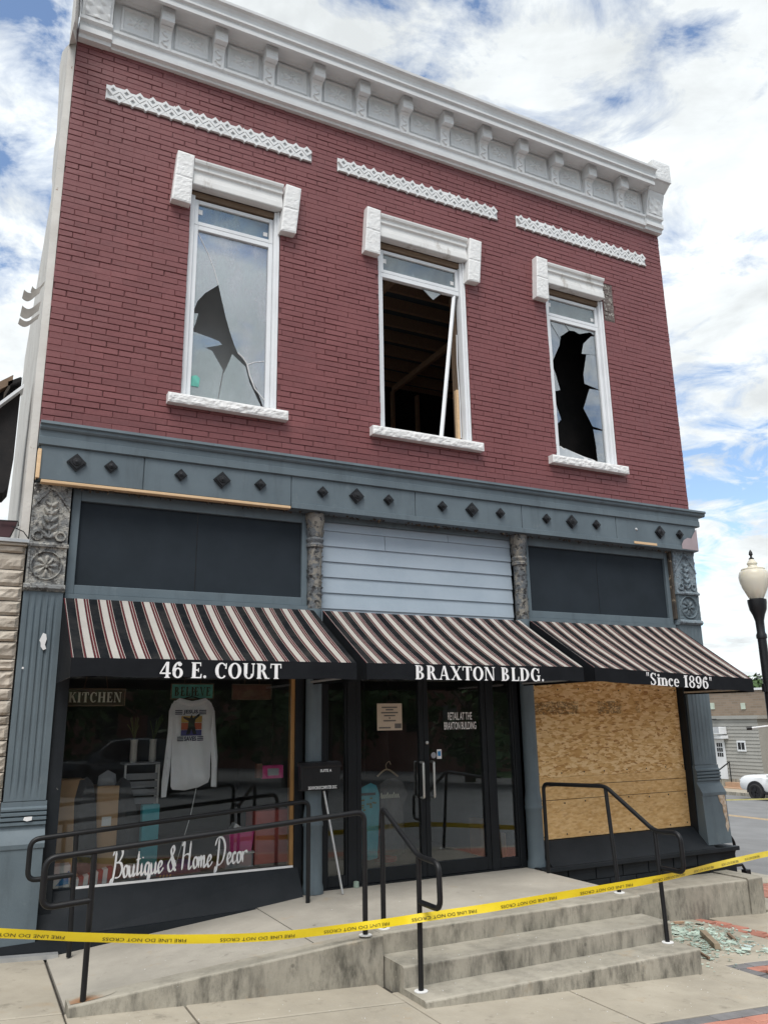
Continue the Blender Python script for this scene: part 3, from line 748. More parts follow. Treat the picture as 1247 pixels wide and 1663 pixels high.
# ================================================================ upper floor windows
def frame_rect(mb,x0,x1,z0,z1,w,y0,y1,ww=None):
    ww=ww or (w,w,w,w)   # left,right,bottom,top
    mb.bbox(x0,x0+ww[0],y0,y1,z0,z1,.004); mb.bbox(x1-ww[1],x1,y0,y1,z0,z1,.004)
    mb.bbox(x0+ww[0]+.0005,x1-ww[1]-.0005,y0+.001,y1-.001,z0,z0+ww[2],.004); mb.bbox(x0+ww[0]+.0005,x1-ww[1]-.0005,y0+.001,y1-.001,z1-ww[3],z1,.004)
LAB=['left upper window with a jagged hole in hazy glass','middle upper window with the glass gone and frame hanging loose','right upper window with black hole ringed by glass shards']
for wi,(a,b) in enumerate(WIN):
    P=part('upper_window',B,((a+b)/2,.1,WZ0)); P['label']=LAB[wi]
    # sill of rough white stone
    m=MB(); sx0,sx1=a-.145,b+.10; hgt=.105; w=sx1-sx0
    m.box(sx0,sx1,-.085,.12,WZ0-.105,WZ0)
    m.hf((sx0,-.086,WZ0-.105),(1,0,0),(0,0,1),(0,-1,0),w,hgt,int(w*45),8,rockface(wi*5.1,.011,w,hgt,20),.0)
    m.build('stone_sill',M['white_stone'],P)
    # lintel hood
    prof=[(.05,7.36),(-.060,7.355),(-.066,7.365),(-.066,7.43),(-.058,7.437),(-.056,7.475),(-.048,7.482),(-.048,7.535),(-.072,7.545),(-.074,7.565),(-.064,7.572),(-.066,7.60),(-.092,7.615),(-.100,7.64),(-.100,7.655),(.01,7.665),(.05,7.6)]
    MB().prism(prof,0,a+.002,b-.002 if wi<2 else b-.03).build('lintel_hood',M['white_lintel'],P)
    # splayed rusticated end blocks (the right one has fallen from the third window)
    for side in (0,1):
        if wi==2 and side==1: continue
        m=MB(); 
        if side==0: q=[(a-.225,7.08),(a-.02,7.075),(a-.003,7.69),(a-.185,7.70)]
        else: q=[(b-.03,7.045),(b+.155,7.055),(b+.215,7.665),(b+.03,7.675)]
        yb,yf=.01,-.095
        def pt(u,v):
            x=(q[0][0]*(1-u)+q[1][0]*u)*(1-v)+(q[3][0]*(1-u)+q[2][0]*u)*v
            z=(q[0][1]*(1-u)+q[1][1]*u)*(1-v)+(q[3][1]*(1-u)+q[2][1]*u)*v
            return x,z
        nx,nz=10,34; o=len(m.v); f=rockface(wi*3+side,.02,1,1,7)
        for j in range(nz+1):
            for i in range(nx+1):
                u,v=i/nx,j/nz; x,z=pt(u,v); k=abs(((v*4)%1)-.5)*2
                e=min(u,1-u)*.2; ee=min(1,min(e/.02,(1-k)/.12))
                h=ee*(.006+.004*mnoise.fractal(Vector((x*26,z*26,wi)),1,2,4))
                m.v.append((x,yf-h,z))
        for j in range(nz):
            for i in range(nx): m.f.append((o+j*(nx+1)+i,o+j*(nx+1)+i+1,o+(j+1)*(nx+1)+i+1,o+(j+1)*(nx+1)+i))
        c=[pt(0,0),pt(1,0),pt(1,1),pt(0,1)]
        m.add([(x,yf,z) for x,z in c]+[(x,yb,z) for x,z in c],[(k,k+4,(k+1)%4+4,(k+1)%4) for k in range(4)])
        m.build('end_block',M['white_stone'],P)
    # raw timber head and brick-mould jambs
    MB().box(a+.005,b-.005,.055,.16,7.285,7.352).build('timber_head',M['wood_old'],P)
    m=MB(); m.bbox(a+.002,a+.06,.05,.16,WZ0+.002,7.30,.004)
    m.bbox(b-.062,b-.002,.035,.16,WZ0+.002,7.352,.006); m.bbox(b-.03,b-.004,.012,.034,WZ0+.002,7.352,.004)
    m.build('jamb',M['vinyl'],P)
    fr=MB(); fx0,fx1=a+.062,b-.064; Y0,Y1=.075,.135
    TB,TT=6.955,7.27
    frame_rect(fr,fx0,fx1,TB,TT,.045,Y0,Y1); fr.build('transom_frame',M['vinyl'],P)
    m=MB(); m.box(fx0+.045,fx1-.045,.10,.106,TB+.045,TT-.045); m.build('transom_pane',M['glass_tr'],P)
    for (dx,dz,w_,h_) in ((.05,.15,.045,.06),(fx1-fx0-.11,.09,.05,.05)):
        MB().box(fx0+dx,fx0+dx+w_,.097,.099,TB+dz,TB+dz+h_).build('paper_sticker',M['whitepaper'],P)
    PB,PT=WZ0+.002,6.952
    gx0,gx1,gz0,gz1=fx0+.05,fx1-.05,PB+.05,PT-.055
    if wi!=1:
        fr=MB(); frame_rect(fr,fx0,fx1,PB,PT,.05,Y0,Y1,(.05,.05,.05,.055)); fr.build('sash_frame',M['vinyl'],P)
    else:
        fr=MB(); fr.bbox(fx0,fx1,Y0,Y1,PT-.06,PT,.004); fr.bbox(fx0,fx0+.03,Y0,Y1,PB,PT-.0605,.003); fr.bbox(fx0+.031,fx1,Y0+.02,Y1+.06,PB,PB+.03,.003)
        fr.build('sash_frame',M['vinyl'],P)
        top=fy(737,478,.10); bot=fy(718,700,-.0)
        lo=MB(); lo.tube([(top.x+.0,.10,PT-.065),(bot.x,.03,WZ0+.012)],.028,4); lo.build('hanging_stile',M['vinyl'],P)
        MB().box(fx1-.02,fx1-.002,.17,.28,PB,PT).build('torn_jamb_board',M['wood_old'],P)
        MB().bbox(fx1-.055,fx1-.022,.14,.20,PB+.031,PB+.75,.004).build('splintered_stud',M['wood_raw'],P)
        m=MB(); m.tube([(fx1-.03,.12,PB+.1),(fx1-.02,.13,PB+.6),(fx1-.04,.12,PB+1.1),(fx1-.025,.13,PB+1.5)],.007,5); m.build('torn_trim',M['vinyl'],P)
    def px2(px,py): p=fy(px,py,.105); return (p.x,p.z)
    clampx=lambda p:(min(max(p[0],gx0),gx1),min(max(p[1],gz0),gz1))
    s=3.538
    if wi==0:
        c=lambda x,y:clampx(px2(260+x/s,230+y/s))
        TL=(gx0,gz1);TR=(gx1,gz1);BLc=(gx0,gz0);BRc=(gx1,gz0)
        main=[TL,c(168,965),c(215,915),c(260,868),c(335,823),c(375,1000),c(400,1090),c(425,1165),c(445,1212),c(497,1275),c(515,1345),c(560,1430),(c(600,1490)[0],gz0),BRc,TR]
        pcs=[('glass_pane',main,0),('glass_shard',[(gx0,c(168,980)[1]),(gx0,c(175,1075)[1]),c(205,1040),c(220,985)],.003),
             ('glass_shard',[(gx0,c(175,1085)[1]),BLc,(c(330,1450)[0],gz0),c(362,1310),c(300,1200),c(262,1182),c(357,1165),c(340,1145),c(280,1120)],.005),
             ('glass_shard',[(c(335,1452)[0],gz0),(c(590,1490)[0],gz0),c(515,1380),c(492,1290),c(415,1218),c(385,1290),c(365,1330)],.008)]
        for nm,poly,dy in pcs:
            sheet(MB(),poly,.104+dy,.005).build(nm,M['glass_up'] if nm=='glass_pane' else M['glass_shard'],P)
        cr=MB(); cr.tube([ (q[0],.1025,q[1]) for q in (c(205,510),c(240,570),c(275,640),c(310,730),c(335,823))],.004,4)
        cr.tube([(q[0],.1025,q[1]) for q in (c(445,1212),c(480,1245),c(500,1280),c(515,1345),c(545,1420),c(598,1485))],.007,4)
        cr.tube([(q[0],.1025,q[1]) for q in (c(505,1280),c(540,1268),c(598,1262))],.004,4)
        cr.build('glass_crack',M['whitepaper'],P)
        stk=c(165,1400); m=MB(); sheet(m,[(stk[0],stk[1]),(stk[0]+.09,stk[1]-.0),(stk[0]+.10,stk[1]+.10),(stk[0]+.06,stk[1]+.13),(stk[0]+.01,stk[1]+.11)],.101,.002); m.build('paper_sticker',M['teal_sign'],P)
    if wi==1:
        c=lambda x,y:px2(570+x/3.867,320+y/3.867)
        sheet(MB(),[(c(435,560)[0],gz1+.01),c(515,645),(c(575,600)[0],gz1+.01)],.104,.005).build('glass_shard',M['glass_shard'],P)
    if wi==2:
        c=lambda x,y:clampx(px2(840+x/4.376,400+y/4.376))
        L_=[(gx0,gz1),(gx1,gz1)]
        polys=[[(gx0,gz1),(c(330,560)[0],gz1),c(365,600),c(305,640),c(308,665),c(225,525)],
               [c(222,530),c(303,662),c(300,700),c(242,828),(gx0,c(240,840)[1]),(gx0,gz1-.02)],
               [(gx0,c(240,845)[1]),c(246,832),c(275,915),c(305,1020),c(258,1030),(gx0,c(250,1035)[1])],
               [(c(335,560)[0],gz1),(gx1,gz1),(gx1,c(525,630)[1]),c(515,610),c(440,622),c(400,600),c(370,598)],
               [(gx1,c(530,635)[1]),c(522,640),c(470,690),c(457,762),(gx1,c(530,765)[1])],
               [(gx1,c(545,770)[1]),c(490,768),c(470,910),c(478,975),(gx1,c(540,1010)[1])],
               [(gx1,c(520,1010)[1]),c(512,1012),c(470,1150),c(535,1280),(gx1,c(540,1290)[1])],
               [(gx0,c(255,1080)[1]),c(262,1090),c(312,1230),(gx0+.02,c(280,1260)[1]),(gx0,c(280,1262)[1])],
               [(gx1,c(545,1300)[1]),c(540,1300),c(560,1420),(c(570,1500)[0],gz0),(gx1,gz0)]]
        for k,poly in enumerate(polys):
            try: sheet(MB(),poly,.104+.0012*(k%3),.005).build('glass_shard',M['glass_shard'],P)
            except Exception as e: print('shard',k,e)
        for k in range(6):               # fallen slats and papers on the sill
            m=MB(); x=gx0+.01+k*.075; o=random.uniform(-.02,.02)
            zb_=gz0+.012*k; m.hexa([(x,.14,gz0),(x+.28,.14+o,gz0),(x+.28,.2,gz0),(x,.2,gz0),(x-.02,.14,gz0+.20-.02*k),(x+.28,.14+o,gz0+.06),(x+.28,.2,gz0+.06),(x-.02,.2,gz0+.20-.02*k)])
            m.build('fallen_slat',M['whitepaper'] if k%2 else M['alu'],P)
# ---- upper room seen through the holes
UR=part('upper_room',B,(4.5,4,4.3))
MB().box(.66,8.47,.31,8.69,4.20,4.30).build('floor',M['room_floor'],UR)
for k in range(11):
    y=.55+k*.5; MB().box(.66,8.47,y,y+.05,8.02,8.22).build('ceiling_joist',M['wood_dark'],UR)
for x in (3.3,5.0,6.9):
    MB().box(x,x+.06,.32,8.6,7.90,8.015).build('ceiling_beam',M['wood_dark'],UR)
MB().box(3.3,8.47,.31,6.0,8.225,8.28).build('roof_deck',M['deck'],UR)  # stops short: unseen gap over the left room, added to let daylight in
for k in range(9): MB().box(3.0+k*.55,3.05+k*.55,5.2,5.3,4.31,7.89).build('wall_stud',M['wood_dark'],UR)
MB().box(1.2,3.2,.62,.68,4.301,7.89).build('plaster_partition',M['plaster_in'],UR)
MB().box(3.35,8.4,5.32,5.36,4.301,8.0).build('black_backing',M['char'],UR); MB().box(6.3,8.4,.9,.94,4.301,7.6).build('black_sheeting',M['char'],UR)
MB().box(4.6,5.1,3.2,3.24,5.2,5.35).build('pale_scrap',M['whitepaper'],UR)
# ================================================================ lettering helpers
def ell(cx,cy,rx,ry,a0,a1,n=22): return [(cx+rx*math.cos(R(a0+(a1-a0)*i/n)),cy+ry*math.sin(R(a0+(a1-a0)*i/n))) for i in range(n+1)]
def arc(cx,cy,rx,ry,ix,iy,a0,a1,n=22,icx=None,icy=None):     # band between two elliptic arcs
    o=ell(cx,cy,rx,ry,a0,a1,n); i=ell(icx if icx is not None else cx,icy if icy is not None else cy,ix,iy,a0,a1,n)
    return [[o[k],o[k+1],i[k+1],i[k]] for k in range(n)]
def rc(x0,y0,x1,y1): return [[(x0,y0),(x1,y0),(x1,y1),(x0,y1)]]
def srf(xc,w,y,up):   # bracketed serif
    h=.06 if up else -.06; k=w*.52
    return [[(xc-k,y),(xc+k,y),(xc+k*.92,y+h*.6),(xc+k*.55,y+h*1.3),(xc-k*.55,y+h*1.3),(xc-k*.92,y+h*.6)]]
def stem(x0,x1,y0=0,y1=1,sw=.13):
    c=(x0+x1)/2; w=x1-x0+sw
    return rc(x0,y0,x1,y1)+srf(c,w,y0,True)+srf(c,w,y1,False)
T=.225
GL={
'E':(.70,stem(.08,.08+T)+rc(.2,.0,.60,.075)+rc(.2,.925,.58,1)+rc(.2,.47,.46,.55)+[[(.56,0),(.66,0),(.68,.27),(.62,.27)],[(.54,1),(.62,1),(.63,.76),(.58,.76)],[(.44,.38),(.49,.38),(.49,.64),(.44,.64)]]),
'.':(.28,arc(.13,.09,.095,.095,.0,.0,0,360)),
'C':(.80,arc(.42,.5,.40,.52,.21,.44,42,318,icx=.45)+[[(.66,.62),(.76,.62),(.77,.98),(.71,.98)]]),
'O':(.90,arc(.45,.5,.43,.52,.21,.44,0,360,30)),
'U':(.88,rc(.10,.3,.10+T,1)+rc(.68,.3,.76,1)+srf(.19,.34,1,False)+srf(.72,.26,1,False)+arc(.43,.32,.33,.34,.145,.26,180,360)),
'R':(.88,stem(.08,.08+T)+arc(.30,.735,.34,.265,.14,.19,-90,90)+rc(.2,.93,.31,1)+rc(.2,.47,.31,.545)+[[(.36,.50),(.54,.50),(.80,.0),(.58,.0)]]+rc(.66,0,.90,.06)),
'T':(.80,stem(.31,.31+T,0,1)+rc(.03,.925,.77,1)+[[(.03,1),(.10,1),(.09,.70),(.02,.70)],[(.70,1),(.77,1),(.78,.70),(.71,.70)]]),
'B':(.82,stem(.08,.08+T)+arc(.30,.755,.31,.245,.12,.175,-90,90)+arc(.30,.27,.38,.275,.17,.20,-90,90)+rc(.2,.93,.31,1)+rc(.2,.47,.31,.55)+rc(.2,0,.31,.07)),
'A':(.92,[[(.40,1.0),(.56,1.0),(.84,.0),(.63,.0)],[(.40,1.0),(.46,.93),(.20,.0),(.13,.0)]]+rc(.25,.28,.66,.35)+srf(.16,.28,0,True)+srf(.74,.34,0,True)),
'X':(.90,[[(.06,1),(.29,1),(.82,0),(.59,0)],[(.72,1),(.80,1),(.20,0),(.12,0)]]+srf(.17,.34,1,False)+srf(.75,.26,1,False)+srf(.16,.26,0,True)+srf(.71,.34,0,True)),
'N':(.95,rc(.12,0,.19,1)+rc(.75,.0,.82,1)+[[(.12,1),(.32,1),(.82,.0),(.66,.0)]]+srf(.155,.26,0,True)+srf(.785,.26,1,False)+rc(.02,.94,.2,1)),
'L':(.70,stem(.08,.08+T)+rc(.2,0,.60,.075)+[[(.55,0),(.65,0),(.68,.32),(.62,.32)]]),
'D':(.90,stem(.08,.08+T)+arc(.32,.5,.50,.5,.27,.43,-90,90)+rc(.2,.93,.33,1)+rc(.2,0,.33,.07)),
'G':(.90,arc(.43,.5,.41,.52,.21,.44,42,340,icx=.46)+rc(.62,.02,.80,.42)+srf(.71,.36,.45,False)+[[(.68,.62),(.77,.62),(.78,.98),(.72,.98)]]),
'4':(.72,rc(.40,0,.58,1)+srf(.49,.34,0,True)+rc(.03,.24,.70,.33)+[[(.40,1),(.47,.93),(.11,.30),(.03,.30)]]),
'6':(.70,arc(.36,.32,.32,.335,.13,.25,0,360)+arc(.44,.40,.42,.62,.22,.54,80,180,icx=.42)+arc(.47,.86,.13,.12,.0,.0,0,360,12)),
'S':(.66,arc(.31,.73,.28,.28,.12,.20,35,215,icx=.33)+[[(.07,.60),(.20,.68),(.60,.37),(.44,.28)]]+arc(.32,.27,.28,.28,.12,.2,-145,35,icx=.30)+[[(.52,.74),(.59,.74),(.60,.99),(.55,.99)],[(.04,.28),(.11,.28),(.10,.01),(.05,.01)]]),
'i':(.36,stem(.10,.10+T,0,.64,.16)+arc(.19,.83,.11,.11,0,0,0,360,14)),
'n':(.72,stem(.08,.08+T,0,.64,.16)+rc(.46,0,.46+T,.42)+srf(.55,.33,0,True)+arc(.40,.42,.245,.245,.07,.14,0,150)),
'c':(.56,arc(.31,.32,.29,.34,.13,.27,45,315,icx=.34)+arc(.43,.52,.10,.10,0,0,0,360,12)),
'e':(.60,arc(.31,.32,.29,.34,.12,.27,0,320,icx=.33)+rc(.15,.31,.58,.38)),
'1':(.52,stem(.17,.17+T,0,1,.2)+[[(.04,.82),(.18,1),(.20,.88),(.05,.76)]]),
'8':(.72,arc(.36,.75,.28,.265,.12,.19,0,360)+arc(.36,.26,.33,.28,.15,.2,0,360)),
'9':(.70,arc(.34,.68,.32,.335,.13,.25,0,360)+arc(.26,.60,.42,.62,.22,.54,-100,0,icx=.28)+arc(.23,.14,.13,.12,.0,.0,0,360,12)),
'"':(.40,[[(.08,1.02),(.18,1.02),(.15,.70),(.11,.70)],[(.24,1.02),(.34,1.02),(.31,.70),(.27,.70)]]),
'K':(.86,stem(.08,.08+T)+[[(.62,1),(.72,1),(.30,.42),(.25,.50)],[(.34,.60),(.52,.66),(.84,.0),(.62,.0)]]+srf(.66,.3,1,False)+srf(.72,.34,0,True)),
'I':(.40,stem(.10,.10+T)),
'H':(.92,stem(.08,.08+T)+stem(.62,.62+T)+rc(.2,.47,.7,.54)),
'V':(.90,[[(.06,1),(.28,1),(.50,0),(.42,0)],[(.74,1),(.82,1),(.50,0),(.44,.08)]]+srf(.17,.34,1,False)+srf(.78,.24,1,False)),
' ':(.38,[]),
}
def serif_text(mb,text,p0,p1,zh,y,track=.05,step=.0004,rot=None):
    # p0,p1: xz baseline ends; zh letter height; text is stretched to fit
    wid=sum(GL[c][0]+track for c in text)-track
    ax=Vector((p1[0]-p0[0],p1[1]-p0[1])); Lx=ax.length; ax.normalize(); up=Vector((-ax.y,ax.x)); sx=Lx/wid; x=0; k=0
    for c in text:
        w,polys=GL[c]
        for q in polys:
            o=len(mb.v)
            for (u,v) in q:
                P=Vector(p0)+ax*((x+u)*sx)+up*(v*zh); mb.v.append((P.x,y-step*(k%7),P.y))
            mb.f.append(tuple(range(o,o+len(q)))); k+=1
        x+=w+track
    return mb
def serif_words(parent,text,p0,p1,zh,y,mat,track=.05):     # one part per word, same spacing as the whole line
    wid=sum(GL[c][0]+track for c in text)-track; a=Vector(p0); d=Vector(p1)-a; x=0
    for w in text.split(' '):
        ww=sum(GL[c][0]+track for c in w)-track; m=MB()
        q0=a+d*(x/wid); q1=a+d*((x+ww)/wid); serif_text(m,w,(q0.x,q0.y),(q1.x,q1.y),zh,y,track); m.build('lettering',mat,parent); x+=ww+track+GL[' '][0]+track
def font_mesh(text,sx=1.0,bold=0.0):
    cu=bpy.data.curves.new('lettering','FONT'); cu.body=text; cu.size=1.0; cu.align_x='CENTER'; cu.align_y='CENTER'; cu.offset=bold; cu.resolution_u=3; cu.space_line=1.0
    ob=bpy.data.objects.new('lettering_source',cu); COL.objects.link(ob); bpy.context.view_layer.update()
    me=bpy.data.meshes.new_from_object(ob.evaluated_get(bpy.context.evaluated_depsgraph_get()))
    v=[(p.co.x*sx,p.co.y) for p in me.vertices]; f=[tuple(p.vertices) for p in me.polygons]
    bpy.data.objects.remove(ob); bpy.data.curves.remove(cu); bpy.data.meshes.remove(me)
    return v,f
def sans_text(mb,text,cx,cz,w,h,y,bold=.015,th=.0):
    v,f=font_mesh(text,1.0,bold); xs=[p[0] for p in v]; zs=[p[1] for p in v]
    x0,x1,z0,z1=min(xs),max(xs),min(zs),max(zs); o=len(mb.v)
    mb.v+=[(cx+((p[0]-x0)/(x1-x0)-.5)*w,y,cz+((p[1]-z0)/(z1-z0)-.5)*h) for p in v]; mb.f+=[tuple(o+i for i in q) for q in f]
    return mb
def ribbon(mb,pts,w0,w1,y,n=10,nib=35):          # a brush stroke in an xz plane
    P=smooth_path([(p[0],0,p[1]) for p in pts],n); m=len(P); o=len(mb.v)
    for i,p in enumerate(P):
        a=P[max(i-1,0)]; b=P[min(i+1,m-1)]; t=(b-a); t.normalize()
        an=math.atan2(t.z,t.x); w=w0+(w1-w0)*abs(math.sin(an-R(nib)))**1.5
        if i<2 or i>m-3: w*=.55
        nx,nz=-t.z*w/2,t.x*w/2; yy=y-.0006*i/m
        mb.v+=[(p.x+nx,yy,p.z+nz),(p.x-nx,yy,p.z-nz)]
    for i in range(m-1): mb.f.append((o+2*i,o+2*i+1,o+2*i+3,o+2*i+2))
    return mb
# handwriting: every letter is a list of strokes, x height 0.42, capitals 1.0; (advance, strokes)
HW={
'B':(.62,[[(.14,.96),(.12,.5),(.05,.0),(-.03,-.22),(-.10,-.12),(-.02,.02)],[(-.06,.80),(.10,1.02),(.42,1.02),(.52,.84),(.36,.60),(.14,.54)],[(.14,.54),(.44,.52),(.56,.30),(.42,.05),(.14,.02)]]),
'o':(.36,[[(.26,.36),(.12,.40),(.04,.20),(.14,.0),(.28,.10),(.28,.32),(.22,.40),(.30,.34),(.40,.34)]]),
'u':(.42,[[(.02,.40),(.05,.10),(.14,.0),(.26,.12),(.30,.42)],[(.30,.42),(.29,.12),(.34,.0),(.44,.12)]]),
't':(.30,[[(.14,.86),(.11,.3),(.14,.02),(.30,.14)],[(-.02,.56),(.28,.60)]]),
'i':(.24,[[(.06,.42),(.06,.10),(.12,.0),(.24,.14)],[(.10,.60),(.12,.64)]]),
'q':(.40,[[(.28,.36),(.14,.42),(.04,.20),(.14,.0),(.26,.10),(.30,.40)],[(.30,.42),(.27,.0),(.22,-.42),(.30,-.30),(.42,.10)]]),
'e':(.36,[[(.04,.16),(.22,.24),(.26,.36),(.14,.42),(.05,.20),(.14,.0),(.28,.06),(.38,.18)]]),
'&':(.62,[[(.56,.16),(.30,.52),(.20,.76),(.32,.92),(.40,.74),(.24,.50),(.06,.26),(.16,.02),(.36,.06),(.50,.38)],[(.24,.50),(.46,.10),(.58,.0)]]),
'H':(.78,[[(.02,.86),(.10,1.0),(.16,.92),(.12,.40),(.08,.0)],[(.10,.44),(.34,.56),(.58,.50)],[(.58,1.02),(.54,.5),(.52,.08),(.60,.0),(.72,.12)]]),
'm':(.56,[[(.02,.42),(.04,.0)],[(.04,.20),(.14,.42),(.20,.30),(.20,.0)],[(.20,.20),(.32,.42),(.38,.30),(.38,.06),(.44,.0),(.56,.14)]]),
'D':(.72,[[(.16,1.0),(.14,.4),(.06,-.16),(-.04,-.22),(-.02,-.02)],[(-.10,.74),(.06,1.02),(.40,.98),(.58,.64),(.48,.20),(.26,.02),(.08,.06)]]),
'c':(.32,[[(.25,.34),(.14,.42),(.04,.20),(.14,.0),(.32,.12)]]),
'r':(.34,[[(.04,.42),(.08,.0)],[(.06,.22),(.14,.38),(.30,.42),(.34,.34)]]),
' ':(.26,[]),
}
def script_text(mb,text,p0,p1,h,y,w0,w1):
    wid=sum(HW[c][0] for c in text); ax=Vector((p1[0]-p0[0],p1[1]-p0[1])); sx=ax.length/wid; ax.normalize(); up=Vector((-ax.y,ax.x)); x=0; k=0
    for c in text:
        w,st=HW[c]
        for s in st:
            q=[Vector(p0)+ax*((x+u+v*.10)*sx)+up*(v*h) for u,v in s]
            ribbon(mb,[(a.x,a.y) for a in q],w0,w1,y-.0005*(k%5),7); k+=1
        x+=w
    return mb
# ================================================================ shopfront of the brick building
SFC=part('shopfront_cornice',B,(4.5,0,4.0))
prof=[(.29,4.352),(-.168,4.345),(-.172,4.318),(-.150,4.308),(-.150,4.285),(-.138,4.270),(-.120,4.262),(-.118,4.205),(-.128,4.198),(-.128,4.128),(-.112,4.120),(.29,4.12)]
cr=MB(); cr.prism(prof,0,.352,8.80); cr.prism([(p[0]*1.0,p[1]) for p in prof[1:6]]+[(.2,4.27),(.2,4.345)],0,8.801,8.90)
cr.build('crown_moulding',M['blue'],SFC)
JX=[.372,1.311,2.829,4.32,5.799,7.298,8.735]
for i in range(6):
    m=MB(); m.bbox(JX[i]+.004,JX[i+1]-.004,-.105,.02,3.795,4.121,.004); m.build('fascia_panel',M['blue'],SFC)
MB().box(.36,8.74,-.09,.135,3.80,4.11).build('fascia_backing',M['blue'],SFC)
# lower lip beyond the missing strip
m=MB(); m.prism([(-.1055,3.835),(-.118,3.83),(-.118,3.775),(.02,3.765),(.02,3.792),(-.1055,3.792)],0,2.83,8.735); m.build('fascia_lip',M['blue'],SFC)
MB().bbox(.40,2.826,-.108,-.03,3.765,3.7935,.004).build('lumber_strip',M['wood_raw'],SFC)
MB().bbox(.352,.385,-.12,-.03,3.80,4.08,.004).build('lumber_strip',M['wood_raw'],SFC)
a=fy(1030,884,-.12); MB().bbox(a.x,a.x+.40,-.124,-.1185,3.79,3.822,.001).build('bare_wood_patch',M['wood_raw'],SFC)
m=MB(); pl=[(8.43,3.79),(8.733,3.785),(8.733,4.09),(8.66,4.0),(8.62,3.945),(8.55,3.95),(8.47,3.91),(8.43,3.85)]; sheet(m,pl,-.122,.0035); m.build('bare_primer_patch',M['mauve'],SFC)
def ros(s):
    m=MB(); 
    for k,(f,y0,y1) in enumerate(((1,-.106,-.13),(.78,-.13,-.142))):
        d=s*f; m.prism([(0,-d),(d,0),(0,d),(-d,0)],1,y1,y0)
    for rr,yy in ((.46,-.150),(.2,-.158)):
        n=14; o=len(m.v)
        for j,(r_,y_) in enumerate(((rr*s,-.141),(rr*s*.85,yy),(rr*s*.5,yy-.002))):
            m.v+=[(r_*math.cos(2*math.pi*k/n),y_,r_*math.sin(2*math.pi*k/n)) for k in range(n)]
        for j in range(2): m.f+=[(o+j*n+k,o+j*n+(k+1)%n,o+(j+1)*n+(k+1)%n,o+(j+1)*n+k) for k in range(n)]
        m.f.append(tuple(o+2*n+k for k in range(n)))
    me=m.mesh('rosette_boss'); me.materials.append(M['iron']); return me
RB,RS=ros(.088),ros(.063)
for i,x in enumerate((.692,1.003,1.665,2.081,2.484,3.179,3.58,3.974,4.669,5.073,5.476,6.164,6.558,6.957,8.051,8.411)):
    big_=i in (0,3,6,9,12,14); place(RB if big_ else RS,'rosette_boss',SFC,(x,0,3.985))
m=MB().lathe([(.02,0),(.012,.012)],0,0,12); me=m.mesh('bolt_stub'); me.materials.append(M['alu']); place(me,'bolt_stub',SFC,(7.645,-.105,3.99),(R(90),0,0))
# rusty underside with flakes of paint
m=MB(); m.box(.69,8.30,.0,.14,3.775,3.794); nx=260
for k in range(220):
    x=random.uniform(.75,8.25); y=random.uniform(-.05,.02); w=random.uniform(.01,.05); h=random.uniform(.01,.04)
    m.add([(x,y,3.776),(x+w,y+random.uniform(-.01,.01),3.776),(x+w*random.uniform(.4,1),y+random.uniform(-.01,.02),3.776-h),(x+w*.2,y+.01,3.776-h*random.uniform(.3,1))],[(0,1,2,3)])
m.build('rusty_soffit',M['rust'],SFC)
# ---- pilasters
def rosette_h(w,h):
    def f(a,b):
        x,y=a-w/2,b-h/2; r=math.hypot(x,y); th=math.atan2(y,x); R0=min(w,h)*.42; z=.004*mnoise.fractal(Vector((a*40,b*40,1)),1,2,3)
        if r<R0:
            if r>R0*.88: z+=.016*math.sin((r-R0*.88)/(R0*.12)*math.pi)
            else:
                k=abs(math.cos(4*th)); z+= -.010+.026*max(0,k-.25)*math.sin(min(1,r/(R0*.8))*math.pi)
                if r<R0*.16: z+=.02
        e=min(a,w-a,b,h-b)
        if e<.02: z+=.010
        return z
    return f
def tree_h(w,h):
    def f(a,b):
        x,y=a-w/2,b; z=.007*mnoise.fractal(Vector((a*34,b*34,3)),1,2,4)
        top=h*.93-1.9*abs(x)**1.25; 
        if y>h*.08:
            d=abs(y-top)
            if d<.016: z+=.016
        if y<top:
            for k in range(5):
                for s in (1,-1): z=max(z,.028*leaf(x*s,y,0,.06+k*.075,.75,.11-.008*k,.024))
            z=max(z,.02*leaf(x,y,0,.05,math.pi/2,h*.78,.02))
        else: z=max(z,.014*max(0,math.sin(x*60)*math.sin(y*55)))
        for s in (1,-1):
            d=math.hypot(x*s-w*.30,y-.085); 
            if .028<d<.05: z=max(z,.022)
        if y<.03 or y>h-.02: z+=.012
        return z
    return f
def fluted(m,x0,x1,z0,z1,y,n=5):
    w=x1-x0; nx=60; f=lambda a,b:-(.010*max(0,math.cos((a/w*(n+1.2)-.5*(n+1.2)+.5*(n%2==0))*2*math.pi))**.5 if abs(a/w-.5)<.43 and z0+.06<z0+b<z1-.10 else 0)
    m.hf((x0,y,z0),(1,0,0),(0,0,1),(0,-1,0),w,z1-z0,nx,12,f,.12)
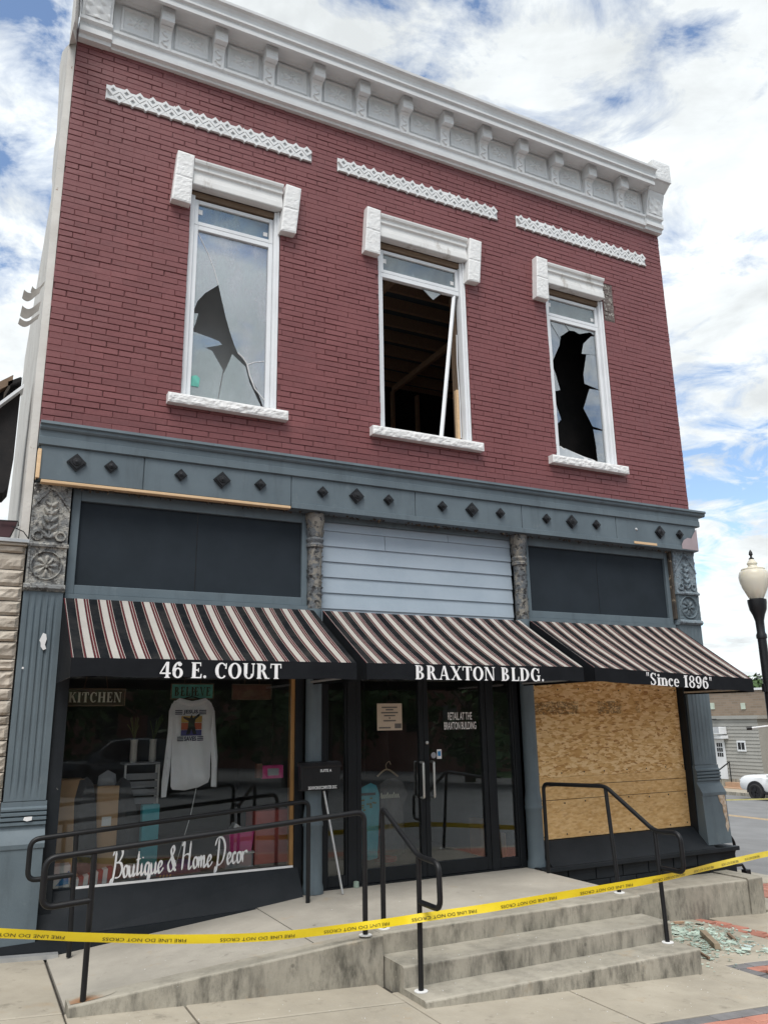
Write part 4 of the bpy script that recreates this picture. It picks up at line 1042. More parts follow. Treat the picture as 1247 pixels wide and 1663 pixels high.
def pilaster(x0,x1,right):
    P=part('pilaster',B,((x0+x1)/2,0,0)); w=x1-x0
    m=MB(); fluted(m,x0,x1,.99,2.78,-.015); m.build('fluted_shaft',M['blue'],P)
    if right: P['label']='right pilaster with grey relief panels and a peeling base'
    else: P['label']='left pilaster with heavily peeled relief panels'
    m=MB(); hh=.575; m.hf((x0+.003,-.02,3.20),(1,0,0),(0,0,1),(0,-1,0),w-.006,hh,60,90,tree_h(w-.006,hh),.14); m.build('leaf_relief_panel',M['peel_blue'] if right else M['peel'],P)
    m=MB(); hh=.37; m.hf((x0+.003,-.02,2.825),(1,0,0),(0,0,1),(0,-1,0),w-.006,hh,70,76,rosette_h(w-.006,hh),.14); m.build('rosette_panel',M['blue'] if right else M['peel'],P)
    MB().prism([(.12,3.18),(-.045,3.18),(-.05,3.2),(-.035,3.215),(.12,3.215)],0,x0-.008,x1+.008).build('band_moulding',M['peel_blue'] if right else M['peel'],P)
    m=MB(); m.prism([(.12,2.775),(-.03,2.775),(-.055,2.80),(-.05,2.825),(-.03,2.84),(.12,2.84)],0,x0-.008,x1+.008); m.build('band_moulding',M['peel_blue'] if right else M['peel'],P)
    pr=[(.12,.62),(-.098,.62),(-.10,.655),(-.085,.68),(-.06,.72),(-.03,.76),(-.022,.79),(-.045,.80),(-.045,.822),(-.024,.828),(-.05,.838),(-.05,.858),(-.026,.866),(-.048,.876),(-.048,.896),(-.024,.904),(-.042,.915),(-.042,.93),(-.02,.945),(-.018,.985),(.12,.985)]
    MB().prism(pr,0,x0-.012,x1+.012).build('base_moulding',M['blue'],P)
    zb=.05 if right else -.20
    m=MB(); m.hexa([(x0-.015,-.115,zb),(x1+.0,-.115,zb),(x1+.0,.12,zb),(x0-.015,.12,zb),(x0-.012,-.09,.619),(x1+.005,-.09,.619),(x1+.005,.12,.619),(x0-.012,.12,.619)]); m.build('base_block',M['blue'],P)
    if right:
        m=MB(); pl=[(x1-.14,.62),(x1-.02,.62),(x1-.01,.50),(x1-.02,.36),(x1-.01,.24),(x1-.05,.18),(x1-.075,.25),(x1-.055,.33),(x1-.085,.42),(x1-.08,.50),(x1-.12,.54)]
        V,F=cdt(pl); m.add([(p[0],-.1165+(p[1]-.05)*.0375,p[1]) for p in V],F); m.build('peeled_patch',simple('flaking_cream_paint',(.55,.48,.40,1),(.28,.18,.10,1),22,.85,50,.6),P)
    else:
        m=MB()
        for pts in ([(70,1028),(75,1030),(76,1038),(73,1047),(75,1054),(70,1056),(66,1050),(66,1044),(64,1040)],[(39,1327),(52,1326),(51,1332),(43,1334),(37,1332)],[(36,1083),(39,1084),(38,1087),(35,1086)]):
            V,F=cdt([(fy(a,b,-.03).x,fy(a,b,-.03).z) for a,b in pts][::-1]); m.add([(p[0],-.0285 if p[1]>1 else -.06,p[1]) for p in V],F)
        m.build('peeled_patch',M['whitepaper'],P)
pilaster(.352,.683,False); pilaster(8.34,8.735,True)
# ---- cast iron columns
for cx_,lab in ((3.152,'left iron column with rust-flaked upper shaft'),(5.822,'right iron column with rust-flaked upper shaft')):
    P=part('iron_column',B,(cx_,.03,0)); P['label']=lab; cy_=.035
    m=MB().lathe([(.105,0.0),(.105,.05),(.093,.09),(.092,.60),(.100,.615),(.100,.64),(.092,.655),(.098,.70),(.090,.745),(.083,.80),(.080,2.74)],cx_,cy_,24,0.0); m.build('lower_shaft',M['blue'],P,True)
    m=MB(); n=26; prof=[(.078,2.742),(.077,2.9),(.076,3.1),(.075,3.3),(.075,3.38)]; 
    for z in np.linspace(2.742,3.39,30):
        for k in range(n):
            a=2*math.pi*k/n; r_=.076+.005*mnoise.fractal(Vector((math.cos(a)*3,math.sin(a)*3,z*7)),1,2,4); m.v.append((cx_+r_*math.cos(a),cy_+r_*math.sin(a),z))
    for i in range(29):
        for k in range(n): m.f.append((i*n+k,i*n+(k+1)%n,(i+1)*n+(k+1)%n,(i+1)*n+k))
    for k in range(60):
        a=random.uniform(2.6,6.8); z=random.uniform(2.78,3.36); s=random.uniform(.008,.022)
        c=Vector((cx_+.078*math.cos(a),cy_+.078*math.sin(a),z)); t=Vector((-math.sin(a),math.cos(a),0)); nrm=Vector((math.cos(a),math.sin(a),0))
        m.add([c-t*s,c+t*s,c+t*s*.7+nrm*.014+Vector((0,0,s)),c-t*s*.8+nrm*.008+Vector((0,0,s*1.2))],[(0,1,2,3)])
    m.build('upper_shaft',M['peel_col'],P,True)
    m=MB().lathe([(.080,3.39),(.094,3.40),(.096,3.425),(.084,3.44),(.088,3.455),(.098,3.47),(.098,3.485),(.082,3.50),(.084,3.55),(.088,3.60),(.10,3.66),(.108,3.70),(.108,3.765)],cx_,cy_,24)
    for k in range(10):
        a=2*math.pi*k/10
        for zc in (3.52,3.60):
            c=Vector((cx_+.088*math.cos(a+zc*3),cy_+.088*math.sin(a+zc*3),zc)); t=Vector((-math.sin(a+zc*3),math.cos(a+zc*3),0)); nn=Vector((math.cos(a+zc*3),math.sin(a+zc*3),0))
            m.add([c-t*.02,c+t*.02,c+t*.014+Vector((0,0,.05))+nn*.012,c+Vector((0,0,.075))+nn*.022,c-t*.014+Vector((0,0,.05))+nn*.012],[(0,1,2,3,4)])
    m.build('capital',M['peel_col'],P,True)
# ---- transom lights boarded with charcoal panels (outer bays) and lap siding (middle bay)
for (x0,x1,mid) in ((.70,3.075,1.90),(5.905,8.30,7.075)):
    P=part('transom_panel',B,((x0+x1)/2,.1,3.3)); m=MB(); frame_rect(m,x0,x1,2.775,3.775,.07,.045,.13,(.075,.06,.085,.11)); m.build('frame',M['blue'],P)
    MB().box(x0+.07,mid-.005,.085,.10,2.862,3.664).build('board',M['dark_panel'],P); MB().box(mid+.005,x1-.055,.085,.10,2.862,3.664).build('board',M['dark_panel'],P)
    MB().box(mid-.0045,mid+.0045,.088,.10,2.862,3.664).build('divider_strip',M['iron'],P)
    MB().box(x0,x1,.02,.13,2.722,2.773).build('ledge',M['blue'],P)
MB().box(8.302,8.338,-.0,.13,2.85,3.77).build('peeled_jamb_strip',M['rust'],B)
LS=part('lap_siding',B,(4.5,.1,3.2))
z=3.66; k=0
for zt in (3.70,3.615,3.445,3.275,3.105,2.935,2.765):
    zb={3.70:3.616,3.615:3.446,3.445:3.276,3.275:3.106,3.105:2.936,2.935:2.766,2.765:2.62}[zt]
    spans=[(3.24,5.735)]
    if k==1: spans=[(3.24,4.02),(4.026,5.735)]
    if k==0: spans=[(3.24,4.85),(4.855,5.735)]
    for a,b in spans:
        m=MB(); m.hexa([(a,.082,zb),(b,.082,zb),(b,.12,zb),(a,.12,zb),(a,.098,zt+.012),(b,.098,zt+.012),(b,.12,zt+.012),(a,.12,zt+.012)]); m.build('siding_board',M['blue_siding'],LS)
    k+=1
MB().box(3.24,5.735,.06,.13,3.712,3.775).build('head_trim',M['blue'],LS)
MB().box(.66,8.36,.15,.29,2.60,4.12).build('header_beam',M['black'],B)
# ---- left display window
DW=part('display_window',B,(1.9,.14,.24)); m=MB(); 
m.box(.687,.80,.02,.17,-.15,2.60); m.box(2.985,3.06,.10,.17,.0,2.60); m.box(.801,2.984,.10,.17,2.35,2.60); m.box(.801,2.984,.125,.17,.20,.248)
m.build('frame',M['black'],DW)
m=MB(); m.box(2.945,2.984,.13,.20,.25,2.35); m.build('wood_edge',m_wood('orange_wood_edge',(.42,.24,.09,1),(.30,.16,.06,1),(14,14,1)),DW)
MB().box(.801,2.944,.140,.146,.249,2.349).build('pane',M['glass'],DW)
MB().box(.99,2.975,.105,.124,.237,.255).build('white_trim',M['letter'],DW)
m=MB(); m.hexa([(.687,-.10,-.16),(3.02,-.10,-.06),(3.02,.10,-.06),(.687,.10,-.16),(.687,.099,.235),(3.02,.099,.235),(3.02,.1245,.235),(.687,.1245,.235)]); m.build('sloping_sill',M['black'],DW)
m=MB(); m.hexa([(.36,-.13,-.30),(3.05,-.13,-.15),(3.05,.1,-.15),(.36,.1,-.30),(.36,-.118,-.10),(3.05,-.118,-.035),(3.05,.1,-.035),(.36,.1,-.10)]); m.build('kick_board',M['black'],DW)
m=MB(); a_=fy(170,1421,.13); b_=fy(400,1399,.13)
p0=fy(182,1428,.135); p1=fy(400,1400,.135)
script_text(m,'Boutique & Home Decor',(p0.x,p0.z),(p1.x,p1.z),.235,.136,.008,.021); m.build('lettering',M['letter'],DW)
# ---- entrance: doors and sidelights
def pane_unit(P,x0,x1,z0,z1,sl,sr,sb,st,y0=.11,y1=.165,name='frame'):
    m=MB(); m.bbox(x0,x0+sl,y0,y1,z0,z1,.004); m.bbox(x1-sr,x1,y0,y1,z0,z1,.004); m.bbox(x0+sl+.0005,x1-sr-.0005,y0+.001,y1-.001,z0,z0+sb,.004); m.bbox(x0+sl+.0005,x1-sr-.0005,y0+.001,y1-.001,z1-st,z1,.004)
    m.build(name,M['black_frame'],P); MB().box(x0+sl,x1-sr,.138,.144,z0+sb,z1-st).build('pane',M['glass'],P)
EN=part('entrance_frame',B,(4.5,.14,0)); m=MB()
for a,b in ((3.235,3.325),(3.56,3.66),(5.285,5.375),(5.66,5.735)): m.bbox(a,b,.10,.18,.0,2.6,.004)
m.box(3.661,5.284,.10,.18,2.14,2.60); m.box(3.326,3.559,.10,.18,2.14,2.6); m.box(5.376,5.659,.10,.18,2.14,2.6); m.box(3.24,5.73,.09,.30,-.02,.012)
m.build('mullions',M['black_frame'],EN)
for nm,(a,b) in (('sidelight',(3.327,3.558)),('sidelight',(5.377,5.658))):
    P=part(nm,B,((a+b)/2,.14,0)); pane_unit(P,a,b,.013,2.139,.02,.02,.10,.04)
for k,(a,b) in enumerate(((3.662,4.470),(4.475,5.283))):
    P=part('entry_door',B,((a+b)/2,.14,0)); P['label']='left glass entry door with taped paper notice' if k==0 else 'right glass entry door lettered RETAIL AT THE BRAXTON BUILDING'
    pane_unit(P,a,b,.014,2.138,.055,.055,.13,.07)
    hx=(b-.05) if k==0 else (a+.075)
    m=MB(); m.tube(fillet([(hx,.11,.80),(hx,.05,.80),(hx,.05,1.16),(hx,.11,1.16)],.02),.014,10); m.build('pull_handle',M['steel'],P,True)
    if k==1:
        m=MB().lathe([(.017,0),(.017,.012),(.010,.014)],0,0,14); me=m.mesh('lock_cylinder'); me.materials.append(M['steel']); place(me,'lock_cylinder',P,(a+.028,.109,1.36),(R(90),0,0))
        m=MB(); c=fy(747,1171,.137); sans_text(m,'RETAIL AT THE',c.x,c.z+.052,.315,.082,.1365,.010); m.build('lettering',M['letter'],P); m=MB(); sans_text(m,'BRAXTON BUILDING',c.x,c.z-.052,.42,.082,.1365,.010); m.build('lettering',M['letter'],P)
        c=fy(713,1225,.137); MB().box(c.x-.028,c.x+.03,.1355,.1375,c.z-.05,c.z+.05).build('sticker',M['whitepaper'],P); MB().box(c.x-.018,c.x+.018,.1335,.1352,c.z-.02,c.z+.03).build('sticker_print',M['blue_bright'],P)
        c=fy(704,1227,.137); MB().lathe([(.03,0),(.03,.002)],0,0,18).build; m=MB().lathe([(.032,0),(.032,.0015)],0,0,18); me=m.mesh('round_sticker'); me.materials.append(M['grey_plastic']); place(me,'round_sticker',P,(c.x,.137,c.z),(R(90),0,0))
# ---- right bay: strand board over the broken window, sloping sill, black masonry base
OB=part('boarded_window',B,(7.1,.14,.24))
zs=[2.60,.965,.815,.565,.248]; 
pts=[(5.93,8.335)]
MB().box(5.94,8.30,.128,.146,fy(985,1259,.13).z+.006,2.55).build('strand_board',M['osb'],OB)
def zz_(py,px=1000): return fy(px,py,.13).z
z1_=zz_(1259,985); z2_=zz_(1270,985)+0; 
lv=[fy(985,1258,.13).z, fy(985,1272,.13).z, fy(985,1294,.13).z, .25]
for k in range(3): MB().box(5.945+.003*k,8.312,.129+.002*k,.146,lv[k+1]+.004,lv[k]-.003).build('strand_board',M['osb_low'],OB)
sm=MB().lathe([(.009,0),(.009,.003),(.004,.004)],0,0,8).mesh('screw'); sm.materials.append(M['iron'])
for sx in [6.0+.33*k for k in range(7)]+[8.26]:
    for sz in (lv[0]+.05,1.93,lv[2]-.03,.29): place(sm,'screw',OB,(sx+random.uniform(-.02,.02),.128,sz+random.uniform(-.01,.01)),(R(90),0,0))
MB().box(5.92,8.335,.148,.2,.2,2.6).build('backing',M['black'],OB)
MB().box(8.313,8.345,.02,.147,.05,2.6).build('jamb',M['black'],OB); MB().box(5.90,5.939,.10,.147,.05,2.6).build('jamb',M['black'],OB)
m=MB(); m.hexa([(5.90,-.14,.015),(8.42,-.14,.015),(8.34,.10,.015),(5.90,.10,.015),(5.90,.10,.246),(8.313,.10,.246),(8.313,.127,.246),(5.90,.127,.246)]); m.build('sloping_sill',M['black'],OB)
PL=part('plinth',B,(7.3,-.1,-.3)); MB().box(5.74,8.78,-.10,.2,-.62,.012).build('core',M['black'],PL)
bmv=[]
for k in range(4):
    m=MB(); brick_piece(m,-.19,.19,-.062,.062,.006); me=m.mesh('block'); me.materials.append(M['black']); bmv.append(me)
m=MB().bbox(5.745,8.80,-.165,-.09,-.035,.013,.005); m.build('cap_course',M['black'],PL)
for r in range(4):
    z=-.10-r*.135; x=5.93-(.2 if r%2 else 0)
    while x<8.62:
        if x>5.9: place(random.choice(bmv),'block',PL,(x,-.118,z))
        x+=.395
# rear shop room
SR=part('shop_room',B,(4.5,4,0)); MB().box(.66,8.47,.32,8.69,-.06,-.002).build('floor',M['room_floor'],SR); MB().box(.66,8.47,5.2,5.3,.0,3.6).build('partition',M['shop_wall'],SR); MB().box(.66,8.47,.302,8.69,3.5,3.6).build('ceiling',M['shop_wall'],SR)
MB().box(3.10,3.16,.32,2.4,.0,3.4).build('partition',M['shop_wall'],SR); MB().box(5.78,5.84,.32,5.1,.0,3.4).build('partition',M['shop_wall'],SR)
MB().box(.66,3.095,.175,1.5,.0,.235).build('display_platform',M['room_floor'],SR)
# ================================================================ awnings
AW=[]
def awning(x0,x1,label,droop,phase):
    A=thing('awning',(x0,-.03,2.72),label,'awning','striped awnings over the shopfront'); yf=-1.08; n=10
    def fpt(u,s,off=0):   # u along width, s down the slope
        x=x0+(x1-x0)*u; z0_=2.722; z1_=2.11-droop*u; sag=-.028*math.sin(math.pi*s)**.8*abs(math.sin(math.pi*3*u))-.004*mnoise.noise(Vector((x*6,s*3,x0)))*math.sin(math.pi*s)-.006*math.sin(math.pi*s)
        return (x,-.03+(yf+.03)*s,z0_+(z1_-z0_)*s+sag+off)
    m=MB(); nu,ns=72,14
    for j in range(ns+1):
        for i in range(nu+1): m.v.append(fpt(i/nu,j/ns))
    for j in range(ns):
        for i in range(nu): m.f.append((j*(nu+1)+i,j*(nu+1)+i+1,(j+1)*(nu+1)+i+1,(j+1)*(nu+1)+i))
    c=m.build('canopy',M['awning'],A,True)
    m=MB(); vb=lambda u:1.966-droop*1.05*u+.004*math.sin(u*23)+.005*mnoise.noise(Vector((u*14,x0,2)))
    for i in range(nu+1):
        u=i/nu; t=fpt(u,1); w_=.004*mnoise.noise(Vector((u*9,x0,5))); m.v+=[(t[0],yf-.004,t[2]+.002),(t[0],yf-.006+w_*.4,vb(u)),(t[0],yf+.006,vb(u)),(t[0],yf+.006,t[2]-.004)]
    for i in range(nu):
        for k in range(4): m.f.append((i*4+k,i*4+(k+1)%4,(i+1)*4+(k+1)%4,(i+1)*4+k))
    m.f+=[(0,1,2,3),(nu*4+3,nu*4+2,nu*4+1,nu*4)]; m.build('valance',M['valance'],A)
    for u,nm in ((0,'side_panel'),(1,'side_panel')):
        a=fpt(u,0); b=fpt(u,1); m=MB(); xx=a[0]
        e=.003 if u==0 else -.003
        poly=[(a[1],a[2]-.002),(b[1],b[2]-.002),(b[1]+.0,vb(u)),(-.03,1.965-droop*u)]
        m.prism(poly,0,xx,xx+e); m.build(nm,M['valance'],A)
    m=MB()
    for s,u0,u1 in ((.99,0.01,.99),(.03,.01,.99)):
        p,q=fpt(u0,s,-.03),fpt(u1,s,-.03); m.tube([p,q],.014,6)
    for u in (.012,.333,.667,.988): m.tube([fpt(u,.03,-.03),fpt(u,.985,-.03)],.012,6)
    for u in (.012,.988): m.tube([(fpt(u,0)[0],-.05,1.99-droop*u),(fpt(u,0)[0],yf+.03,1.99-droop*u)],.012,6)
    m.build('frame',M['alu'],A); return A
A1=awning(.688,3.118,'striped awning lettered 46 E. COURT',0,0)
A2=awning(3.218,5.735,'striped awning lettered BRAXTON BLDG.',0.0,0)
A3=awning(5.885,8.285,'striped awning lettered Since 1896, drooping at its right end',.10,0)
for A,txt,b0,b1,zh in ((A1,'46 E. COURT',(258,1101),(457,1103),.145),(A2,'BRAXTON BLDG.',(674,1103.5),(884,1107),.148),(A3,'"Since 1896"',(1049,1112),(1157,1119.5),.150)):
    a=fy(*b0,-1.09); b=fy(*b1,-1.09); serif_words(A,txt,(a.x,a.z),(b.x,b.z),zh*.88,-1.0925,M['letter'])
# ================================================================ ground
def gz(x,off=0.0): return walk_z(x)+off
ROAD=-.15
xs_=[-1500,-400,-120,-60,-30,-14,0,10,20,30,45,60,90,150,400,1500]; ys_=[-1500,-300,-100,-60,-40,-30,-20,-14,-8,-4,0,5,10,16,24,34,60,100,300,1500]
m=MB(); 
for y in ys_:
    for x in xs_: m.v.append((x,y,gz(x,ROAD)))
nx=len(xs_)
for j in range(len(ys_)-1):
    for i in range(nx-1): m.f.append((j*nx+i,j*nx+i+1,(j+1)*nx+i+1,(j+1)*nx+i))
tag(m.build('road',M['asphalt']),'worn grey asphalt road running past the corner','road',kind='structure')
def slab(m,x0,x1,y0,y1,top=0.0,bot=-.14,b=.006):
    P=[(x0,y0),(x1,y0),(x1,y1),(x0,y1)]
    m.hexa([(x,y,gz(x,bot)) for x,y in P]+[(x,y,gz(x,top)) for x,y in P])
def slab_ch(x0,x1,y0,y1,dz=0.0):
    m=MB(); b=.008; P=[(x0,y0),(x1,y0),(x1,y1),(x0,y1)]; I=[(x0+b,y0+b),(x1-b,y0+b),(x1-b,y1-b),(x0+b,y1-b)]
    V=[(x,y,gz(x,dz-.12)) for x,y in P]+[(x,y,gz(x,dz-.006)) for x,y in P]+[(x,y,gz(x,dz)) for x,y in I]
    F=[(k,(k+1)%4,(k+1)%4+4,k+4) for k in range(4)]+[(k+4,(k+1)%4+4,(k+1)%4+8,k+8) for k in range(4)]+[(8,9,10,11)]
    m.add(V,F); return m
m=MB(); slab(m,-8,11.3,-5.0,.3,-.022,-.2); slab(m,8.6,11.3,.3,34,-.022,-.2)
SW=tag(m.build('pavement',M['joint']),'concrete pavement with brick paver bands along the street','pavement',kind='structure')
jx=[-8,-6.6,-5.2,-3.8,-2.3,-.75,.76,1.53,3.0,4.31,5.67,7.42]
G=.006
rowsY=[(-3.115,-1.705)]
for i in range(len(jx)-1):
    a,b=jx[i]+G,jx[i+1]-G
    if b<=.76: rows=[(-3.115,-1.60),(-1.585,.0)]
    elif b<=3.0: rows=[(-3.115,-2.15),(-2.135,-1.60)]
    elif b<=5.68: rows=[(-3.115,-1.9)]
    else: rows=[(-1.905,-.60)]
    for y0,y1 in rows:
        xb=min(b,.765) if b<=.77 else b
        slab_ch(a,xb,y0,y1,random.uniform(-.002,.002)).build('concrete_slab',M['conc_walk'],SW)
slab_ch(5.67+G,6.125,-3.115,-1.915).build('concrete_slab',M['conc_walk'],SW)
slab_ch(6.135,7.42-G,-2.165,-1.915).build('concrete_slab',M['conc_walk'],SW)
slab_ch(7.66,8.78,-1.905,-.55).build('concrete_slab',M['conc_walk'],SW); slab_ch(8.79,9.5,-1.905,1.0).build('concrete_slab',M['conc_walk'],SW)
slab_ch(7.66,9.5,-3.115,-1.915).build('concrete_slab',M['conc_walk'],SW)
for k in range(8): slab_ch(8.80,11.1,1.02+k*1.6,1.02+(k+1)*1.6-.012).build('concrete_slab',M['conc_walk'],SW)
# brick pavers: shared meshes, one object each
def paver_mesh(w,l,mat):
    m=MB(); b=.006; P=[(-w/2,-l/2),(w/2,-l/2),(w/2,l/2),(-w/2,l/2)]; I=[(x*(1-2*b/w),y*(1-2*b/l)) for x,y in P]
    V=[(x,y,-.05) for x,y in P]+[(x,y,-.004) for x,y in P]+[(x,y,.0) for x,y in I]
    F=[(k,(k+1)%4,(k+1)%4+4,k+4) for k in range(4)]+[(k+4,(k+1)%4+4,(k+1)%4+8,k+8) for k in range(4)]+[(8,9,10,11)]
    m.add(V,F); me=m.mesh('paver'); me.materials.append(mat); return me
PR=paver_mesh(.215,.105,M['paver_red']); PG=paver_mesh(.215,.105,M['paver_grey']); TILT=(0,math.atan(.056),0)
def put(me,x,y,turn=False): place(me,'paver',SW,(x,y,gz(x,random.uniform(-.002,.003))),(0,TILT[1],0) if not turn else (TILT[1]*0,TILT[1],R(90)))
x=1.2
while x<9.4:
    put(PG,x,-3.185); 
    x+=.222
for r in range(5):
    x=3.2+(.111 if r%2 else 0)
    while x<8.2:
        put(PR,x,-3.30-r*.112); x+=.222
# far end of the band simply continues as one surface
m=MB(); slab(m,-8,3.08,-5.0,-3.25,-.001,-.1); slab(m,3.08,8.3,-5.0,-3.81,-.001,-.1); slab(m,8.3,9.5,-5.0,-3.25,-.001,-.1); slab(m,-8,1.08,-3.249,-3.125,-.001,-.1)
m.build('paver_field',M['paver_red'],SW)
# bricked patch with grey border near the kerb, and the narrow red strip
x=6.24
while x<7.35:
    put(PG,x,-2.235); x+=.222
y=-2.40
while y>-3.1:
    put(PG,6.185,y,True); y-=.222
for r in range(7):
    x=6.355+(.111 if r%2 else 0)
    while x<7.42: put(PR,x,-2.352-r*.112); x+=.222
y=-.72; 
while y>-1.9:
    put(PR,7.485,y,True); put(PR,7.595,y-.11,True); y-=.222
for r in range(14):
    x=9.62
    while x<11.1: put(PR,x+(.11 if r%2 else 0),.9-r*.112); x+=.222
m=MB(); slab(m,9.5,11.1,-5.0,-.66,-.001,-.1); m.build('paver_field',M['paver_red'],SW)
m=MB(); slab(m,11.1,11.3,-5.0,34,.0,-.2); slab(m,-8,11.099,-5.18,-5.001,.0,-.2); tag(m.build('kerb',M['conc_step']),'concrete kerb between pavement and road','kerb',kind='structure')
# ---- ramp, landing, steps, low retaining wall
def thing_mesh(name,mb,mat,label,cat,group=None,smooth=False): return tag(mb.build(name,mat,None,smooth),label,cat,group)
def rough_box(m,x0,x1,y0,y1,zb,zt,b=.012,seed=0):    # concrete block, worn arrises; zb, zt functions of x
    nx=max(2,int((x1-x0)/.08)); prof=[(y1,0),(y1,1),(y0+b*1.2,1),(y0,1-0),(y0,0)]
    o=len(m.v)
    for i in range(nx+1):
        x=x0+(x1-x0)*i/nx; j=mnoise.noise(Vector((x*9,seed,0)))*.004; j2=mnoise.noise(Vector((x*17,seed,5)))*.004
        t=zt(x); bt=zb(x)
        m.v+=[(x,y1,bt),(x,y1,t),(x,y0+b+j+.004,t),(x,y0+.003,t-b*.5+j2),(x,y0,t-b-abs(j)),(x,y0,bt)]
    for i in range(nx):
        for k in range(6): m.f.append((o+i*6+k,o+i*6+(k+1)%6,o+(i+1)*6+(k+1)%6,o+(i+1)*6+k))
    m.f.append(tuple(o+k for k in range(6))); m.f.append(tuple(o+nx*6+k for k in range(6))[::-1])
ST=thing('entrance_steps',(4.4,-1.5,-.4),'stained concrete entrance steps and landing before the glass doors','steps')
m=MB(); rough_box(m,3.05,5.73,-1.40,.105,lambda x:gz(x,-.1),lambda x:-.003,.004,1); m.build('landing',M['conc_land'],ST)
m=MB(); rough_box(m,3.05,5.73,-1.64,-1.405,lambda x:gz(x,-.1),lambda x:-.001,.014,4); m.build('landing_edge',M['conc_step'],ST)
m=MB(); rough_box(m,3.052,5.715,-2.0,-1.642,lambda x:gz(x,-.1),lambda x:-.152,.014,2); m.build('step',M['conc_step'],ST)
m=MB(); rough_box(m,3.055,5.70,-2.32,-2.002,lambda x:gz(x,-.1),lambda x:-.298,.014,3); m.build('step',M['conc_step'],ST)
RP=thing('access_ramp',(1.9,-.8,-.2),'sloping concrete access ramp with stained kerb wall left of the steps','ramp')
rz=lambda x:-.205+.205*min(1,max(0,(x-.78)/2.26))
rc_=lambda x:-.15+.152*min(1,max(0,(x-.78)/2.26))
m=MB(); rough_box(m,.775,3.04,-1.70,-1.52,lambda x:gz(x,-.1),rc_,.012,5); m.build('kerb_wall',M['conc_step'],RP)
m=MB()
for a,b in ((.775,2.55),(2.562,3.045)):
    n=8
    for i in range(n):
        x0=a+(b-a)*i/n; x1=a+(b-a)*(i+1)/n; f=lambda x,y:rz(x)-.012*(1-(x-.78)/2.27)
        m.hexa([(x0,-1.512,gz(x0,-.1)),(x1,-1.512,gz(x1,-.1)),(x1,.1,gz(x1,-.1)),(x0,.1,gz(x0,-.1)),(x0,-1.512,rz(x0)),(x1,-1.512,rz(x1)),(x1,.1,f(x1,0)),(x0,.1,f(x0,0))])
m.build('ramp_slab',M['conc_land'],RP)
c=fz(137,1630,-.13); m=MB(); n=20; pl=[(.782 if math.cos(2*math.pi*k/n)<-.1 else c.x+.22*math.cos(2*math.pi*k/n),-1.60+.075*math.sin(2*math.pi*k/n)) for k in range(n)]
V,F=cdt([(max(.79,p[0]),max(-1.685,p[1])) for p in pl]); m.add([(p[0],p[1],rc_(p[0])+.003) for p in V],F); m.build('rust_stain',m_stain(c.x,-1.65),RP)
RW=thing('retaining_wall',(7.2,-.4,-.6),'low weathered concrete wall right of the steps below the boarded window','wall')
m=MB(); rough_box(m,5.735,8.33,-.62,.05,lambda x:gz(x,-.1),lambda x:-.255+.01*math.sin(x*2),.02,9); m.build('wall_body',M['conc_step'],RW)
m=MB(); rough_box(m,8.342,8.575,-.63,.4,lambda x:gz(x,-.1),lambda x:-.25,.02,11); m.build('end_pier',M['conc_step'],RW)
# strip of metal threshold lying against the wall at the left
p0=fy(-60,1567,-.14); p1=fy(94,1552,-.14); m=MB(); m.hexa([(-.1,-.20,gz(0)+.0),(.86,-.20,gz(.86)+.0),(.86,-.14,gz(.86)+.0),(-.1,-.14,gz(0)+.0),(-.1,-.20,gz(0)+.035),(.86,-.20,gz(.86)+.035),(.86,-.14,gz(.86)+.04),(-.1,-.14,gz(0)+.04)]); thing_mesh('metal_strip',m,M['alu'],'bare metal strip lying at the foot of the left pilaster','strip')
# ================================================================ handrails
def rail(name,paths,posts,label,loc,flange=M['alu']):
    A=thing(name,loc,label,'handrail','black pipe handrails at the entrance')
    for p in paths: MB().tube(fillet(p,.075,7),.0205,12).build('rail',M['rail'],A,True)
    for a,b in posts: MB().tube([a,b],.0195,12).build('post',M['rail'],A,True)
    return A
def flanges(A,pts):
    for x,y,z in pts: MB().lathe([(.05,0),(.05,.006),(.036,.008)],x,y,18,z-.0005).build('flange',M['white_stone'],A)
y=-1.655
A=rail('handrail',[[(.875,y,.462),(.57,y,.445),(.57,y,.748),(2.91,y,.90),(2.91,y,-.005)]],[((.877,y,.752),(.868,y,-.16))],'long ramp handrail nearest the street, in front of the display window',(1.9,y,-.15)); flanges(A,[(2.91,y,.004)])
y=-.30
A=rail('handrail',[[(.915,y,.42),(.57,y,.405),(.57,y,.712),(2.972,y,.877),(2.972,y,-.02)]],[((.917,y,.722),(.928,y,-.19))],'long ramp handrail running close against the display window',(1.9,y,-.15))
x=3.13
A=rail('handrail',[[(x,-1.53,-.005),(x,-1.53,.915),(x,-2.13,.612),(x,-2.425,.605),(x,-2.432,.298),(x,-2.13,.298)]],[((x,-2.13,.608),(x,-2.12,-.305))],'short stair handrail on the left end of the steps',(x,-1.8,-.3)); flanges(A,[(x,-2.12,-.296),(x,-1.53,.0)])
x=5.66
A=rail('handrail',[[(x+.06,-.30,-.005),(x+.03,-.34,.905),(x,-1.36,.944),(x,-1.97,.594),(x,-2.265,.607),(x,-2.275,.29),(x,-1.98,.29)]],[((x,-1.36,.94),(x-.02,-1.46,-.005)),((x,-1.97,.592),(x-.05,-2.05,-.305))],'stair handrail on the right end of the steps before the strand board',(x,-1.3,-.3)); flanges(A,[(x-.02,-1.46,.0),(x-.05,-2.05,-.296)])
q=[fy(a,b,.35) for a,b in ((1150,1350),(1183,1354),(1194,1372),(1190,1392),(1150,1396))]
A=rail('handrail',[[tuple(v) for v in q]],[((q[0].x,.35,q[0].z),(q[0].x,.35,-.5)) ],'looped handrail end showing past the right corner of the building',(9.0,.35,-.6))
